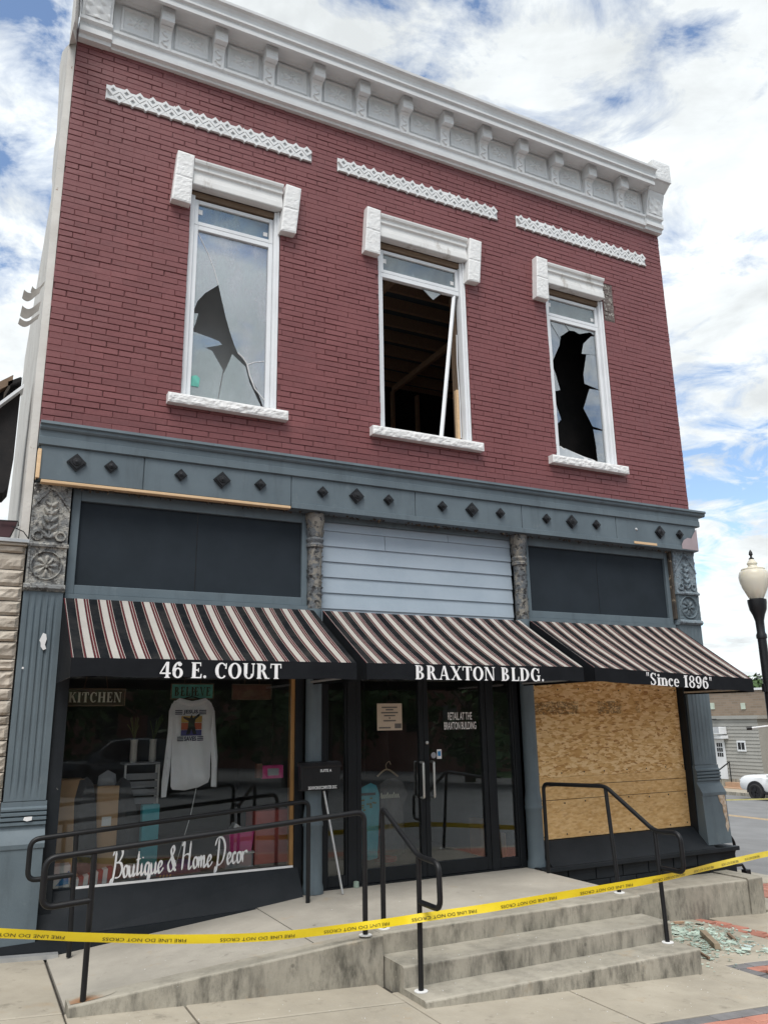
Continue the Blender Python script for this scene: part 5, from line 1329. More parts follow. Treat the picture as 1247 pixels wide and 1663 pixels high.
q=[fy(a,b,.1) for a,b in ((1170,1409),(1205,1405),(1211,1415))]
m=MB(); m.tube([tuple(v) for v in q],.018,8); m.bbox(q[2].x-.04,q[2].x+.05,.06,.14,q[2].z-.05,q[2].z+.02,.006); m.build('foot_bracket',M['rail'],A)
# ================================================================ fire line tape
key=[(fy(-90,1512,-1.76)),(fy(60,1519,-1.745)),(fy(146,1523,-1.74)),(fy(300,1526,-1.74)),(fy(445,1521,-1.735)),(fy(594,1504,-1.735)),(fy(684,1491,-2.18)),(fy(800,1474,-2.15)),(fy(900,1457,-2.12)),(fy(1074,1427,-2.10)),(fy(1150,1409,-1.7)),(fy(1225,1391.5,-1.05)),(fy(1262,1384,-.71))]
path=smooth_path(key,10); cum=[0]
for i in range(len(path)-1): cum.append(cum[-1]+(path[i+1]-path[i]).length)
def along(s,v,off=0):
    s=max(0,min(cum[-1]-1e-4,s)); i=next(k for k in range(len(cum)-1) if cum[k+1]>=s); t=(s-cum[i])/(cum[i+1]-cum[i]+1e-9)
    p=path[i]*(1-t)+path[i+1]*t; tg=(path[i+1]-path[i]).normalized(); side=Vector((tg.y,-tg.x,0)).normalized(); tw=.25*math.sin(s*1.3)+.12*math.sin(s*3.1)
    up=tg.cross(side)*-1 if tg.cross(side).z<0 else tg.cross(side); up=(up*math.cos(tw)+side*math.sin(tw))
    nr=side if (CAM-p).dot(side)>0 else -side
    nr=(nr-up*nr.dot(up)).normalized()
    return p+up*v+nr*off
TP=thing('barrier_tape',(4.5,-1.8,.3),'yellow FIRE LINE DO NOT CROSS tape strung upside down across the handrails','tape')
m=MB(); n=int(cum[-1]/.05)
for i in range(n+1):
    s=cum[-1]*i/n; m.v+=[tuple(along(s,-.030)),tuple(along(s,0,.002*math.sin(s*9))),tuple(along(s,.030))]
for i in range(n): m.f+=[(3*i,3*i+1,3*i+4,3*i+3),(3*i+1,3*i+2,3*i+5,3*i+4)]
m.build('tape_band',M['tape'],TP,True)
v,f=font_mesh('FIRE LINE DO NOT CROSS',1.0,.0); X0=min(p[0] for p in v); X1=max(p[0] for p in v); s0=.15
while s0<cum[-1]-.8:
    m=MB(); o=0
    for a,b in v:
        u=(a-X0)/(X1-X0); m.v.append(tuple(along(s0+(1-u)*.56,-b*.030-.006,.004)))
    m.f+=[tuple(o+i for i in q) for q in f]
    m.build('tape_lettering',M['ink'],TP); s0+=.80
# ================================================================ small things outside
# mailbox on the left column
a=fy(487,1242,-.12); b=fy(551,1282,-.12); x0,x1,z0,z1=a.x+.01,b.x,b.z,a.z+.02
MBX=thing('mailbox',((x0+x1)/2,-.12,z0),'black wall mailbox lettered SUITE A SIGNWORKS/COMPUTER DOC','mailbox')
MB().bbox(x0,x1,-.145,-.05,z0,z1-.045,.006).build('box_body',M['iron'],MBX)
m=MB(); m.prism([(-.05,z1+.0),(-.05,z1-.04),(-.155,z1-.055),(-.158,z1-.04),(-.13,z1-.01)],0,x0-.012,x1+.012); m.build('lid',M['iron'],MBX)
m=MB(); cx_=(x0+x1)/2; sans_text(m,'SUITE A',cx_+.05,z1-.085,.12,.026,-.1465,.02); sans_text(m,'SIGNWORKS/COMPUTER DOC',cx_+.015,z0+.026,.30,.030,-.1465,.02); m.build('lettering',M['letter'],MBX)
MB().box(cx_-.03,cx_+.03,-.05,-.03,z0+.02,z1-.05).build('bracket',M['iron'],MBX)
p=fy(526,1285,-.08); q=fy(549,1441,-.05); m=MB(); m.tube([(p.x,-.08,p.z),(q.x,-.16,.002)],.011,8); thing_mesh('metal_rod',m,M['alu'],'thin metal rod leaning by the mailbox to the left of the doors','rod')
m=MB().lathe([(.03,0),(.028,.05),(.02,.055)],fz(577,1441,.0).x,fz(577,1441,.0).y-.02,14,0.0); thing_mesh('door_stop',m,simple('pale_green_plastic',(.28,.36,.30,1)),'small pale green stop at the foot of the left door frame','door stop',smooth=True)
m=MB().lathe([(.03,0),(.03,.07),(.02,.075)],fz(809,1410,.0).x,fz(809,1410,.0).y-.02,14,0.0); thing_mesh('door_stop',m,M['grey_plastic'],'small grey stop at the foot of the right door frame','door stop',smooth=True)
# broken glass and splinters beside the steps
random.seed(21); m=MB()
ctr=[fg(1130,1520),fg(1090,1512),fg(1170,1535),fg(1105,1545),fg(1150,1515),fg(1200,1545),fg(1125,1560)]
for k in range(1100):
    c=random.choice(ctr[:5] if k%4 else ctr); g_=2.6 if k%11==0 else 1; x=c.x+random.gauss(0,.2)*g_; y=c.y+random.gauss(0,.16)*g_
    if x<5.74 or y>-.64: continue
    s=random.uniform(.006,.026)*(3.2 if random.random()<.09 else 1); a0=random.uniform(0,6.3); z=gz(x)+.003+random.uniform(0,.03)*(random.random()**2); n=random.choice((3,4,5))
    pts=[(x+s*random.uniform(.5,1)*math.cos(a0+6.283*i/n),y+s*random.uniform(.5,1)*math.sin(a0+6.283*i/n)) for i in range(n)]
    tx,ty=random.gauss(0,.13),random.gauss(0,.13)
    top=[(px,py,z+.004+(px-x)*tx+(py-y)*ty) for px,py in pts]; bot=[(px,py,zz-.004) for px,py,zz in top]; o=len(m.v); m.v+=top+bot
    m.f+=[tuple(range(o,o+n)),tuple(range(o+n,o+2*n))[::-1]]+[(o+i,o+(i+1)%n,o+n+(i+1)%n,o+n+i) for i in range(n)]
tag(m.build('broken_glass',M['glass_pile']),'heap of greenish broken window glass beside the lowest step','broken glass',kind='stuff')
random.seed(9); m=MB()
for k in range(260):                      # crumbs of paint and glass over the paving
    x=random.uniform(.8,8.2); y=random.uniform(-3.0,-1.75) if random.random()<.7 else random.uniform(-2.2,-.7)
    if x<5.72 and y>-2.34: z=None
    if x<5.72 and -2.34<y: 
        if x<3.05: z=gz(x) if y<-1.71 else rz(x)+.008
        else: z=(-.298 if y<-2.0 else -.152 if y<-1.65 else 0)
    else: z=gz(x)
    s=random.uniform(.003,.009); m.add([(x,y,z+.001),(x+s,y+s*.3,z+.001),(x+s*.4,y+s,z+.001),(x+s*.4,y+s*.4,z+.001+s*.6)],[(0,1,3),(1,2,3),(2,0,3),(0,2,1)])
tag(m.build('paint_crumbs',M['whitepaper']),'scattered pale crumbs of paint and glass on the concrete','debris',kind='stuff')
def plank(px0,py0,px1,py1,w,h,mat,label):
    a=fg(px0,py0); b=fg(px1,py1); a.z+=h/2+.012; b.z+=h/2+.012; d=(b-a).normalized(); s=Vector((-d.y,d.x,0))*w/2; u=Vector((0,0,h/2))
    m=MB(); m.hexa([a-s-u,b-s*.8-u,b+s-u,a+s*.9-u,a-s+u,b-s+u,b+s*.7+u,a+s+u]); thing_mesh('wood_splinter',m,mat,label,'splinter','splinters in the broken glass')
plank(1142,1522,1166,1545,.06,.05,simple('grey_tan_wood',(.30,.24,.17,1),(.22,.17,.12,1),8),'pale broken wood block lying on the heap of glass'); plank(1118,1540,1152,1561,.022,.018,M['wood_old'],'thin dark stick at the near edge of the heap of glass'); plank(1183,1521,1194,1531,.03,.02,M['wood_old'],'short dark stick at the right edge of the heap of glass')
plank(1095,1503,1110,1502,.03,.02,M['wood_dark'],'dark stick at the back of the heap of glass by the low wall')
# ================================================================ street lamp
LP=Vector((9.12,-.63,gz(9.12)))
SL=thing('street_lamp',LP,'black cast iron street lamp with milky acorn globe right of the building','street lamp')
x,y=LP.x,LP.y
m=MB().lathe([(.20,LP.z),(.20,LP.z+.12),(.17,LP.z+.16),(.15,LP.z+.5),(.10,LP.z+.62),(.085,LP.z+.72),(.075,LP.z+.78),(.062,1.0),(.058,2.0),(.055,2.55),(.066,2.56),(.066,2.60),(.052,2.63),(.055,2.78),(.075,2.86),(.105,2.93),(.118,3.02),(.118,3.06),(.09,3.07)],x,y,24); m.build('post',M['iron'],SL,True)
m=MB().lathe([(.085,3.072),(.11,3.12),(.155,3.22),(.182,3.31),(.188,3.37),(.172,3.43),(.145,3.455),(.150,3.462),(.14,3.475),(.07,3.485),(.055,3.515),(.068,3.545),(.058,3.56),(.03,3.60)],x,y,28); m.build('globe',M['globe'],SL,True)
m=MB().lathe([(.032,3.60),(.034,3.612),(.016,3.625),(.012,3.645),(.026,3.665),(.02,3.70),(.003,3.73)],x,y,16); m.build('finial',M['iron'],SL,True)
m=MB().lathe([(.045,3.08),(.05,3.15),(.03,3.2)],x,y,16); m.build('lamp_socket',M['alu'],SL,True)
p=fx(1220,1183,8.93); z=p.z; m=MB(); m.tube([(x+.0,y,z+.03),(8.93,y+.20,z)],.013,10); m.build('banner_arm',M['vinyl'],SL,True)
m=MB(); m.tube([(8.945,y+.186,z+.001),(8.90,y+.227,z-.004)],.022,10); m.build('arm_tip',M['iron'],SL,True)
m=MB(); m.tube([(x,y,1.88),(x,y,1.98)],.072,16); m.box(x-.10,x-.05,y-.02,y+.02,1.88,1.98); m.build('strap_clamp',M['iron'],SL)
# ================================================================ left neighbour
NB=thing('stone_clad_shop',(-1.2,0,gz(-1)),'neighbouring shop faced in split cream stone with collapsed charred roof','building')
MB().box(-4.0,.335,.03,7.0,gz(-4)-.1,3.19).build('wall',M['joint'],NB)
random.seed(5); z=-.22
while z<3.15:
    h=random.choice((.075,.10,.13,.15)); h=min(h,3.185-z); x=.343
    while x>-.7:
        l=random.uniform(.3,.7); m=MB(); xa=max(x-l,-.75)
        m.hf((xa,.025,z+.004),(1,0,0),(0,0,1),(0,-1,0),x-xa-.006,h-.008,max(3,int((x-xa)/.03)),5,(lambda sd,w_,h_:(lambda a,b:min(1,min(a,w_-a,b,h_-b)/.012)*(.022+.02*mnoise.fractal(Vector((a*9+sd,b*14,sd)),1,2,4))))(random.random()*50,x-xa-.006,h-.008),.02)
        m.build('stone',M['stone_veneer'],NB); x-=l
    z+=h
m=MB(); m.bbox(-1.5,.36,-.05,.1,3.20,3.235,.004); m.build('coping_flashing',M['alu'],NB)
m=MB(); m.bbox(-1.5,.345,-.03,.09,3.175,3.199,.004); m.build('coping_stone',M['stone_veneer'],NB)
a=fy(-40,835,.02); b=fy(28,865,.02); m=MB(); m.hexa([(-.8,-.02,3.245),(.19,-.02,3.245),(.19,.2,3.245),(-.8,.2,3.245),(-.8,.0,3.42),(.245,.0,3.40),(.245,.2,3.40),(-.8,.2,3.42)]); m.build('folded_canopy',M['maroon'],NB)
m=MB(); m.tube([(.1,-.03,3.39),(.25,-.03,3.395),(.255,.0,3.36)],.007,6); m.tube([(.20,-.05,3.34),(.30,-.055,3.30),(.345,-.04,3.245)],.005,5); m.build('loose_cable',M['iron'],NB)
# charred roof leaning up against the party wall
m=MB(); P=[(fy(-60,640,.5),fy(-60,800,.5)),(fy(5,630,.5),fy(5,800,.5)),(fy(20,625,.5),fy(14,790,.5)),(fy(36,612,.5),fy(22,745,.5))]
for t,b in P: m.v+=[tuple(t),tuple(b),(t.x,.9,t.z),(b.x,.9,b.z)]
for i in range(3): k=i*4; m.f+=[(k,k+1,k+5,k+4),(k+2,k+6,k+7,k+3),(k,k+4,k+6,k+2),(k+1,k+3,k+7,k+5)]
m.f+=[(0,2,3,1),(12,13,15,14)]
m.build('charred_roof',M['char'],NB)
for (p0,p1,w,mat,nm) in (((-40,690),(38,632),.04,M['vinyl'],'roof_trim'),((-40,655),(20,625),.09,M['wood_old'],'roof_board'),((12,630),(33,622),.05,M['char'],'roof_tile'),((5,650),(16,632),.06,M['rust'],'roof_tile')):
    a=fy(*p0,.45); b=fy(*p1,.45); m=MB(); m.hexa([(a.x,.40,a.z),(b.x,.40,b.z),(b.x,.6,b.z),(a.x,.6,a.z),(a.x,.40,a.z+w),(b.x,.40,b.z+w),(b.x,.6,b.z+w),(a.x,.6,a.z+w)]); m.build(nm,mat,NB)
# ================================================================ goods in the shop window
random.seed(31)
PF=.235
def rectpx(px0,py0,px1,py1,y):
    a=fy(px0,py0,y); b=fy(px1,py1,y); return a.x,b.x,b.z,a.z
def hang_sign(px,y,label,mat,text,tmat,cat='sign',sans=False):
    x0,x1,z0,z1=rectpx(*px,y); A=thing('hanging_sign',((x0+x1)/2,y,z0),label,cat)
    MB().bbox(x0,x1,y,y+.018,z0,z1,.003).build('board',mat,A)
    m=MB(); frame_rect(m,x0-.006,x1+.006,z0-.006,z1+.006,.012,y-.004,y+.02); m.build('border',M['wood_old'],A)
    m=MB()
    for t in (.3,.7): m.tube([(x0+(x1-x0)*t,y+.01,z1),(x0+(x1-x0)*(.5+(t-.5)*.3),y+.01,2.36)],.0035,5)
    m.build('cord',M['wood_old'],A)
    if text:
        m=MB(); serif_text(m,text,(x0+.03,z0+(z1-z0)*.2),(x1-.03,z0+(z1-z0)*.2),(z1-z0)*.6,y-.0045,.12); m.build('lettering',tmat,A)
    return A
hang_sign((107,1119,202,1146),.20,'dark wooden hanging sign lettered KITCHEN behind the shop window',M['kitchen'],'KITCHEN',M['kitchen_letter'])
hang_sign((279,1111,346,1135),.36,'teal hanging sign lettered BELIEVE above the white sweatshirt',M['teal_sign'],'BELIEVE',M['kitchen'])
hang_sign((378,1112,440,1136),.40,'plain brown hanging board right of the teal sign',M['brown_sign'],None,None)
# white hooded sweatshirt on a hanger
y=.23
def PX(l,y): return [(fy(a,b,y).x,fy(a,b,y).z) for a,b in l][::-1]
SWT=thing('sweatshirt',(fy(310,1290,y).x,y,fy(310,1290,y).z),'white hooded sweatshirt printed JESUS SAVES hanging behind the glass','sweatshirt')
fold=lambda a,b:.010*math.sin(a*38+b*9)+.008*mnoise.noise(Vector((a*16,b*6,2)))
m=MB()
puff(m,PX([(283,1138),(300,1143),(312,1145),(324,1142),(340,1138),(347,1150),(344,1180),(342,1215),(341,1262),(338,1271),(322,1279),(300,1284),(280,1283),(277,1278),(278,1240),(280,1200),(278,1170),(277,1150)],y),y,.055,.028,fold)
puff(m,PX([(280,1142),(284,1165),(281,1200),(277,1245),(270,1295),(262,1296),(263,1270),(268,1230),(273,1190),(275,1155)],y),y+.01,.04,.026,fold)
puff(m,PX([(343,1140),(349,1155),(351,1190),(354,1230),(352,1279),(343,1278),(344,1240),(341,1200),(342,1170)],y),y+.01,.04,.026,fold)
m.build('garment',M['fleece'],SWT,True)
m=MB(); puff(m,PX([(284,1139),(292,1134),(304,1137),(312,1139),(322,1137),(334,1134),(340,1139),(328,1145),(312,1148),(297,1145)],y-.02),y-.02,.035,.02); m.build('hood',M['fleece'],SWT,True)
m=MB(); c=fy(312,1137,y); m.tube(smooth_path([(c.x-.16,y+.02,c.z-.03),(c.x,y+.02,c.z+.03),(c.x+.16,y+.02,c.z-.03)],6),.006,6); m.tube(smooth_path([(c.x,y+.02,c.z+.03),(c.x+.01,y+.02,c.z+.07),(c.x+.03,y+.02,c.z+.09),(c.x+.0,y+.02,c.z+.12)],6),.004,6); m.build('hanger',M['iron'],SWT)
yp=y-.068; m=MB(); c=fy(310,1157,yp); sans_text(m,'JESUS',c.x,c.z,.14,.045,yp,.03)
c2=fy(309,1200,yp); sans_text(m,'SAVES',c2.x,c2.z,.115,.042,yp,.03)
for s in (-1,1):
    for k in range(3): m.box(c.x+s*.115-.035,c.x+s*.115+.035,yp,yp+.001,c.z-.02+k*.016,c.z-.012+k*.016); m.box(c2.x+s*.095-.03,c2.x+s*.095+.03,yp,yp+.001,c2.z-.02+k*.016,c2.z-.012+k*.016)
m.build('chest_lettering',M['navy'],SWT)
x0,x1,z0,z1=rectpx(295,1163,327,1195,yp); h=z1-z0
for nm,t0,t1,mt in (('print_band',.66,1.0,'yellow_p'),('print_band',.30,.66,'orange'),('print_band',.0,.30,'blue_p')): MB().box(x0,x1,yp+.0005,yp+.0015,z0+h*t0+.002,z0+h*t1-.002).build(nm,M[mt],SWT)
m=MB(); cx_=(x0+x1)/2; V,F=cdt([(cx_-.05,z0+.01),(cx_-.015,z0+.015),(cx_+.0,z0+.06),(cx_+.02,z0+.01),(cx_+.05,z0+.015),(cx_+.03,z0+.10),(cx_+.035,z0+.15),(cx_+.08,z0+.19),(cx_+.07,z0+.205),(cx_+.01,z0+.165),(cx_+.0,z0+.20),(cx_-.02,z0+.165),(cx_-.08,z0+.18),(cx_-.082,z0+.165),(cx_-.03,z0+.135),(cx_-.035,z0+.08)]); m.add([(p[0],yp-.001,p[1]) for p in V],F); m.build('print_figure',M['ink'],SWT)
m=MB(); a=fy(310,1285,y); m.tube([(a.x+.05,y,a.z+.02),(a.x+.02,y+.05,a.z-.22),(a.x-.1,y+.08,.30)],.004,5); m.build('price_cord',M['whitepaper'],SWT)
def boxthing(name,px,y,d,mat,label,cat,on=True,parts=None,tilt=0):
    x0,x1,z0,z1=rectpx(*px,y); z0=PF+.001 if on else z0
    A=thing(name,((x0+x1)/2,y,z0),label,cat); MB().bbox(x0,x1,y,y+d,z0,z1,.006).build('body',mat,A)
    return A,(x0,x1,z0,z1)
A,r_=boxthing('cardboard_box',(96,1268,128,1400),.38,.3,M['card'],'tall cardboard box at the far left of the display window','box')
MB().box(r_[0]-.01,r_[1]+.01,.375,.42,r_[3]-.0,r_[3]+.004).build('flap',M['card'],A)
A,r_=boxthing('cardboard_box',(158,1278,187,1400),.46,.3,M['card'],'open cardboard box between the dark jackets','box')
MB().box(r_[0]+.06,r_[1]-.06,.456,.459,r_[3]-.35,r_[3]-.27).build('shipping_label',M['whitepaper'],A); m=MB(); puff(m,[(r_[0]+.01,r_[3]-.02),(r_[1]-.01,r_[3]-.02),(r_[1]-.03,r_[3]+.10),((r_[0]+r_[1])/2,r_[3]+.14),(r_[0]+.02,r_[3]+.09)],.56,.06,.03); m.build('contents',M['grey_plastic'],A,True)
for k,(pl,lab) in enumerate((([(130,1268),(142,1262),(152,1272),(157,1310),(158,1420),(118,1420),(121,1300)],'leftmost dark jacket slumped in the display window'),([(188,1275),(200,1262),(212,1270),(224,1320),(232,1410),(182,1415),(184,1320)],'dark jacket standing right of the open cardboard box'))):
    pl=pl if isinstance(pl[0],tuple) else pl
    m=MB(); py=PX(pl if k else pl,.36+.1*k); py=[(a,max(b,PF)) for a,b in py]; puff(m,py,.38+.12*k,.07,.04,lambda a,b:.015*math.sin(a*30+b*4)); thing_mesh('jacket',m,M['grey_cloth'],lab,'jacket','dark jackets in the display window',True)
# plant stand with two vases
x0,x1,z0,z1=rectpx(203,1240,258,1290,.70); PS=thing('shelf_unit',((x0+x1)/2,.70,PF),'pale slatted shelf unit carrying two vases','shelf')
MB().bbox(x0,x1,.70,1.0,z1-.02,z1,.004).build('top_board',M['grey_plastic'],PS)
for k in range(4): MB().box(x0+.02,x0+.32,.695,.70,z1-.16-k*.075,z1-.10-k*.075).build('slat',M['grey_plastic'],PS)
for xx in (x0,x0+.3,x1-.02): MB().box(xx,xx+.018,.70,.72,PF,z1-.021).build('leg',M['whitepaper'],PS)
for px,lab in ((217,'left white vase of green sprigs on the slatted shelf'),(248,'right white vase of green sprigs on the slatted shelf')):
    c=fy(px,1238,.75); V_=thing('vase',(c.x,.78,z1),lab,'vase','vases on the slatted shelf'); MB().lathe([(.03,0),(.036,.02),(.034,.19),(.04,.22)],c.x,.78,14,z1).build('vessel',M['white_plastic'],V_,True)
    m=MB()
    for k in range(9):
        a=random.uniform(0,6.28); r0=random.uniform(.03,.09); m.tube(smooth_path([(c.x,.78,z1+.2),(c.x+r0*.4*math.cos(a),.78+r0*.4*math.sin(a),z1+.30),(c.x+r0*math.cos(a),.78+r0*math.sin(a),z1+random.uniform(.36,.46))],3),.005,4)
    m.build('sprigs',M['plant'],V_)
boxthing('teal_crate',(232,1308,255,1400),.34,.1,M['teal'],'tall narrow teal board standing in the display window','board')
A,(x0,x1,z0,z1)=boxthing('red_cabinet',(414,1318,470,1400),.44,.3,M['salmon'],'faded red cabinet at the right of the display window','cabinet')
MB().box(x0+.03,x1-.03,.432,.438,z0+.05,z1-.06).build('door_panel',M['salmon'],A)
x0,x1,z0,z1=rectpx(427,1244,460,1264,.30); A=thing('pink_box',((x0+x1)/2,.30,z0),'hot pink gift box hanging high on the right of the window','box'); MB().bbox(x0,x1,.30,.37,z0,z1,.006).build('body',M['pink'],A); MB().box(x0+.05,x1-.05,.296,.299,z0+.03,z1-.03).build('card_insert',M['grey_plastic'],A); MB().box(x0-.06,x0-.001,.31,.37,z0+.01,z1+.02).build('side_flap',M['brown_sign'],A); m=MB(); m.tube([((x0+x1)/2,.35,z1),((x0+x1)/2,.35,2.5)],.003,5); m.build('cord',M['iron'],A)
A,(x0,x1,z0,z1)=boxthing('storage_bin',(365,1390,411,1416),.35,.28,M['grey_plastic'],'grey plastic storage bin under the pink basket','bin'); ztop=z1
MB().bbox(x0-.01,x1+.01,.34,.64,z1,z1+.018,.004).build('lid',M['white_plastic'],A)
x0,x1,_,_=rectpx(372,1360,412,1386,.35); A=thing('pink_basket',((x0+x1)/2,.4,ztop+.019),'hot pink basket of papers on the grey storage bin','basket'); zt=ztop+.20
m=MB(); m.hexa([(x0+.02,.37,ztop+.019),(x1-.02,.37,ztop+.019),(x1-.02,.57,ztop+.019),(x0+.02,.57,ztop+.019),(x0,.35,zt),(x1,.35,zt),(x1,.59,zt),(x0,.59,zt)]); m.build('body',M['pink'],A); m=MB(); m.prism([(x0+.02,zt-.02),(x1-.06,zt-.02),(x1-.1,zt+.03),(x0+.08,zt+.08)],1,.40,.52); m.build('papers',M['whitepaper'],A)
pb=[(228,1432),(236,1412),(262,1400),(300,1396),(322,1402),(328,1424)]; py=[(a,max(b,PF+.002)) for a,b in PX(pb,.30)]; m=MB(); puff(m,py,.36,.10,.035,lambda a,b:.012*math.sin(a*25)); A=tag(m.build('purple_bag',M['purple'],None,True),'purple cloth bag with gold marks on the window floor','bag')
c=fy(258,1431,.25); m=MB()
for k in range(4): m.prism([(c.x+k*.03,c.z),(c.x+k*.03+.012,c.z),(c.x+k*.03+.02,c.z+.045),(c.x+k*.03+.008,c.z+.045)],1,.252,.256)
m.build('gold_mark',M['yellow_p'],A)
c=fy(213,1434,.28); m=MB(); m.lathe([(.02,0),(.05,.03),(.07,.09),(.072,.13),(.066,.13)],c.x,.30,18,PF); thing_mesh('white_bowl',m,M['white_plastic'],'small white bowl beside the purple bag','bowl',smooth=True)
A=thing('striped_cloth',(fy(140,1448,.25).x,.25,PF),'red and white striped cloth on the window floor at left','cloth'); p0=fy(118,1452,.25).x
for k in range(8):
    m=MB(); x=p0+k*.04; m.prism([(x,PF+.002),(x+.038,PF+.002),(x+.044,PF+.06+.01*k),(x+.006,PF+.055+.01*k)],1,.25,.36); m.build('stripe',M['red'] if k%2 else M['whitepaper'],A)
A,(x0,x1,z0,z1)=boxthing('shoe_box',(84,1408,112,1448),.22,.25,M['whitepaper'],'white shoe box with blue print in the lower left corner','box'); MB().prism([(x0+.04,z0+.02),(x1-.01,z0+.03),(x1-.01,z0+.14),(x0+.10,z0+.09)],1,.214,.218).build('blue_print',M['blue_bright'],A)
# behind the entrance doors
c=(fy(611,1143,.15),fy(652,1186,.15)); A=thing('paper_notice',((c[0].x+c[1].x)/2,.135,c[1].z),'tan paper notice taped inside the left glass door','notice')
x0,x1,z0,z1=c[0].x,c[1].x,c[1].z,c[0].z; MB().box(x0,x1,.1345,.1365,z0,z1).build('sheet',M['paper'],A); m=MB()
for k,(t,w) in enumerate(((.86,.62),(.77,.3),(.66,.68),(.55,.45),(.46,.06),(.36,.5))): m.box((x0+x1)/2-(x1-x0)*w/2,(x0+x1)/2+(x1-x0)*w/2,.1335,.1344,z0+(z1-z0)*t-.008,z0+(z1-z0)*t+.006)
m.box(x1-.09,x1-.01,.1335,.1344,z0+.02,z0+.07); m.box(x0+.02,x0+.16,.1335,.1344,z0+.02,z0+.035); m.build('printed_lines',M['shirt_grey'],A)
def shirt(px,y,mat,label,w=1.0):
    m=MB(); pl=PX(px,y); puff(m,pl,y,.035,.03,lambda a,b:.012*math.sin(a*34+b*3)); return m
A=thing('t_shirt',(fy(598,1395,.42).x,.42,fy(598,1395,.42).z),'teal t-shirt hanging behind the left glass door','t-shirt'); shirt([(582,1283),(592,1277),(602,1272),(611,1276),(616,1290),(616,1320),(613,1394),(600,1398),(583,1396),(581,1330)],.42,None,'').build('garment',M['teal'],A,True)
c=fy(596,1310,.38); m=MB()
for k in range(16): a=random.uniform(-.1,.1); b=random.uniform(-.09,.09); m.box(c.x+a-.014,c.x+a+.014,.376,.378,c.z+b-.008,c.z+b+.008)
m.build('chest_print',M['plant'],A); MB().box(c.x-.10,c.x+.10,.375,.3755,c.z+.11,c.z+.135).build('print_bar',M['ink'],A); m=MB(); m.tube([(c.x,.43,c.z+.3),(c.x,.43,2.4)],.004,5); m.build('hanger_cord',M['iron'],A)
A=thing('t_shirt',(fy(640,1388,.62).x,.62,fy(640,1388,.62).z),'grey t-shirt with cream script on a wooden hanger behind the doors','t-shirt'); shirt([(617,1274),(628,1266),(640,1264),(654,1270),(662,1290),(655,1310),(657,1386),(640,1391),(618,1388),(619,1320)],.62,None,'').build('garment',M['shirt_grey'],A,True)
c=fy(628,1250,.6); m=MB(); m.tube(smooth_path([(c.x-.12,.60,c.z-.07),(c.x,.60,c.z),(c.x+.14,.60,c.z-.08)],5),.010,6); m.tube(smooth_path([(c.x,.60,c.z),(c.x-.01,.6,c.z+.05),(c.x+.03,.6,c.z+.085),(c.x+.05,.6,c.z+.05)],5),.005,6); m.build('hanger',m_wood('pale_hanger_wood',(.5,.4,.27,1),(.4,.3,.2,1)),A)
m=MB(); m.tube([(c.x+.02,.6,c.z+.085),(c.x+.02,.6,2.5)],.003,5); m.build('hanger_cord',M['iron'],A)
p0=fy(618,1299,.56); p1=fy(648,1294,.56); m=MB(); 
for k in range(9): x=p0.x+(p1.x-p0.x)*k/9; ribbon(m,[(x,p0.z+.01),(x+.012,p0.z+.05+.02*(k%3==0)),(x+.02,p0.z+.01),(x+.03,p0.z+.025)],.004,.009,.562-.0005*k,5)
m.build('chest_script',M['kitchen_letter'],A)
c=fy(633,1392,1.2); m=MB().lathe([(.13,0),(.13,.04),(.10,.06),(.10,.40),(.125,.41),(.125,.44),(.10,.46),(.09,.53),(.04,.58),(.025,.62)],c.x,1.3,20,.001); m.tube([(c.x-.16,1.28,.33),(c.x+.16,1.28,.33)],.045,12); thing_mesh('hydrant_ornament',m,M['hydrant'],'red hydrant-shaped floor ornament behind the left glass door','ornament',smooth=True)
c=fy(772,1340,1.7); A=thing('white_chair',(c.x,1.7,0),'white slat-back chair inside the shop behind the right glass door','chair')
for k in range(6): MB().bbox(c.x-.28+k*.10,c.x-.255+k*.10,1.7,1.72,.45,.95,.004).build('back_slat',M['white_plastic'],A)
MB().bbox(c.x-.32,c.x+.30,1.69,1.73,.95,1.02,.006).build('top_rail',M['white_plastic'],A); MB().bbox(c.x-.32,c.x+.30,1.3,1.74,.41,.45,.006).build('seat',M['white_plastic'],A)
for dx,yy in ((-.30,1.32),(.27,1.32),(-.30,1.70),(.27,1.70)): MB().box(c.x+dx,c.x+dx+.03,yy,yy+.03,.0,.41).build('leg',M['white_plastic'],A)
c=fy(785,1380,1.15); A=thing('cardboard_box',(c.x,1.0,0),'cardboard box on the floor inside the right glass door','box'); MB().bbox(c.x-.16,c.x+.12,.95,1.2,.001,.42,.006).build('body',M['card'],A)
c=fy(830,1390,.6); A=thing('cardboard_box',(c.x,.6,0),'small cardboard box behind the right sidelight','box'); MB().bbox(c.x-.12,c.x+.10,.55,.75,.001,.30,.006).build('body',M['card'],A)
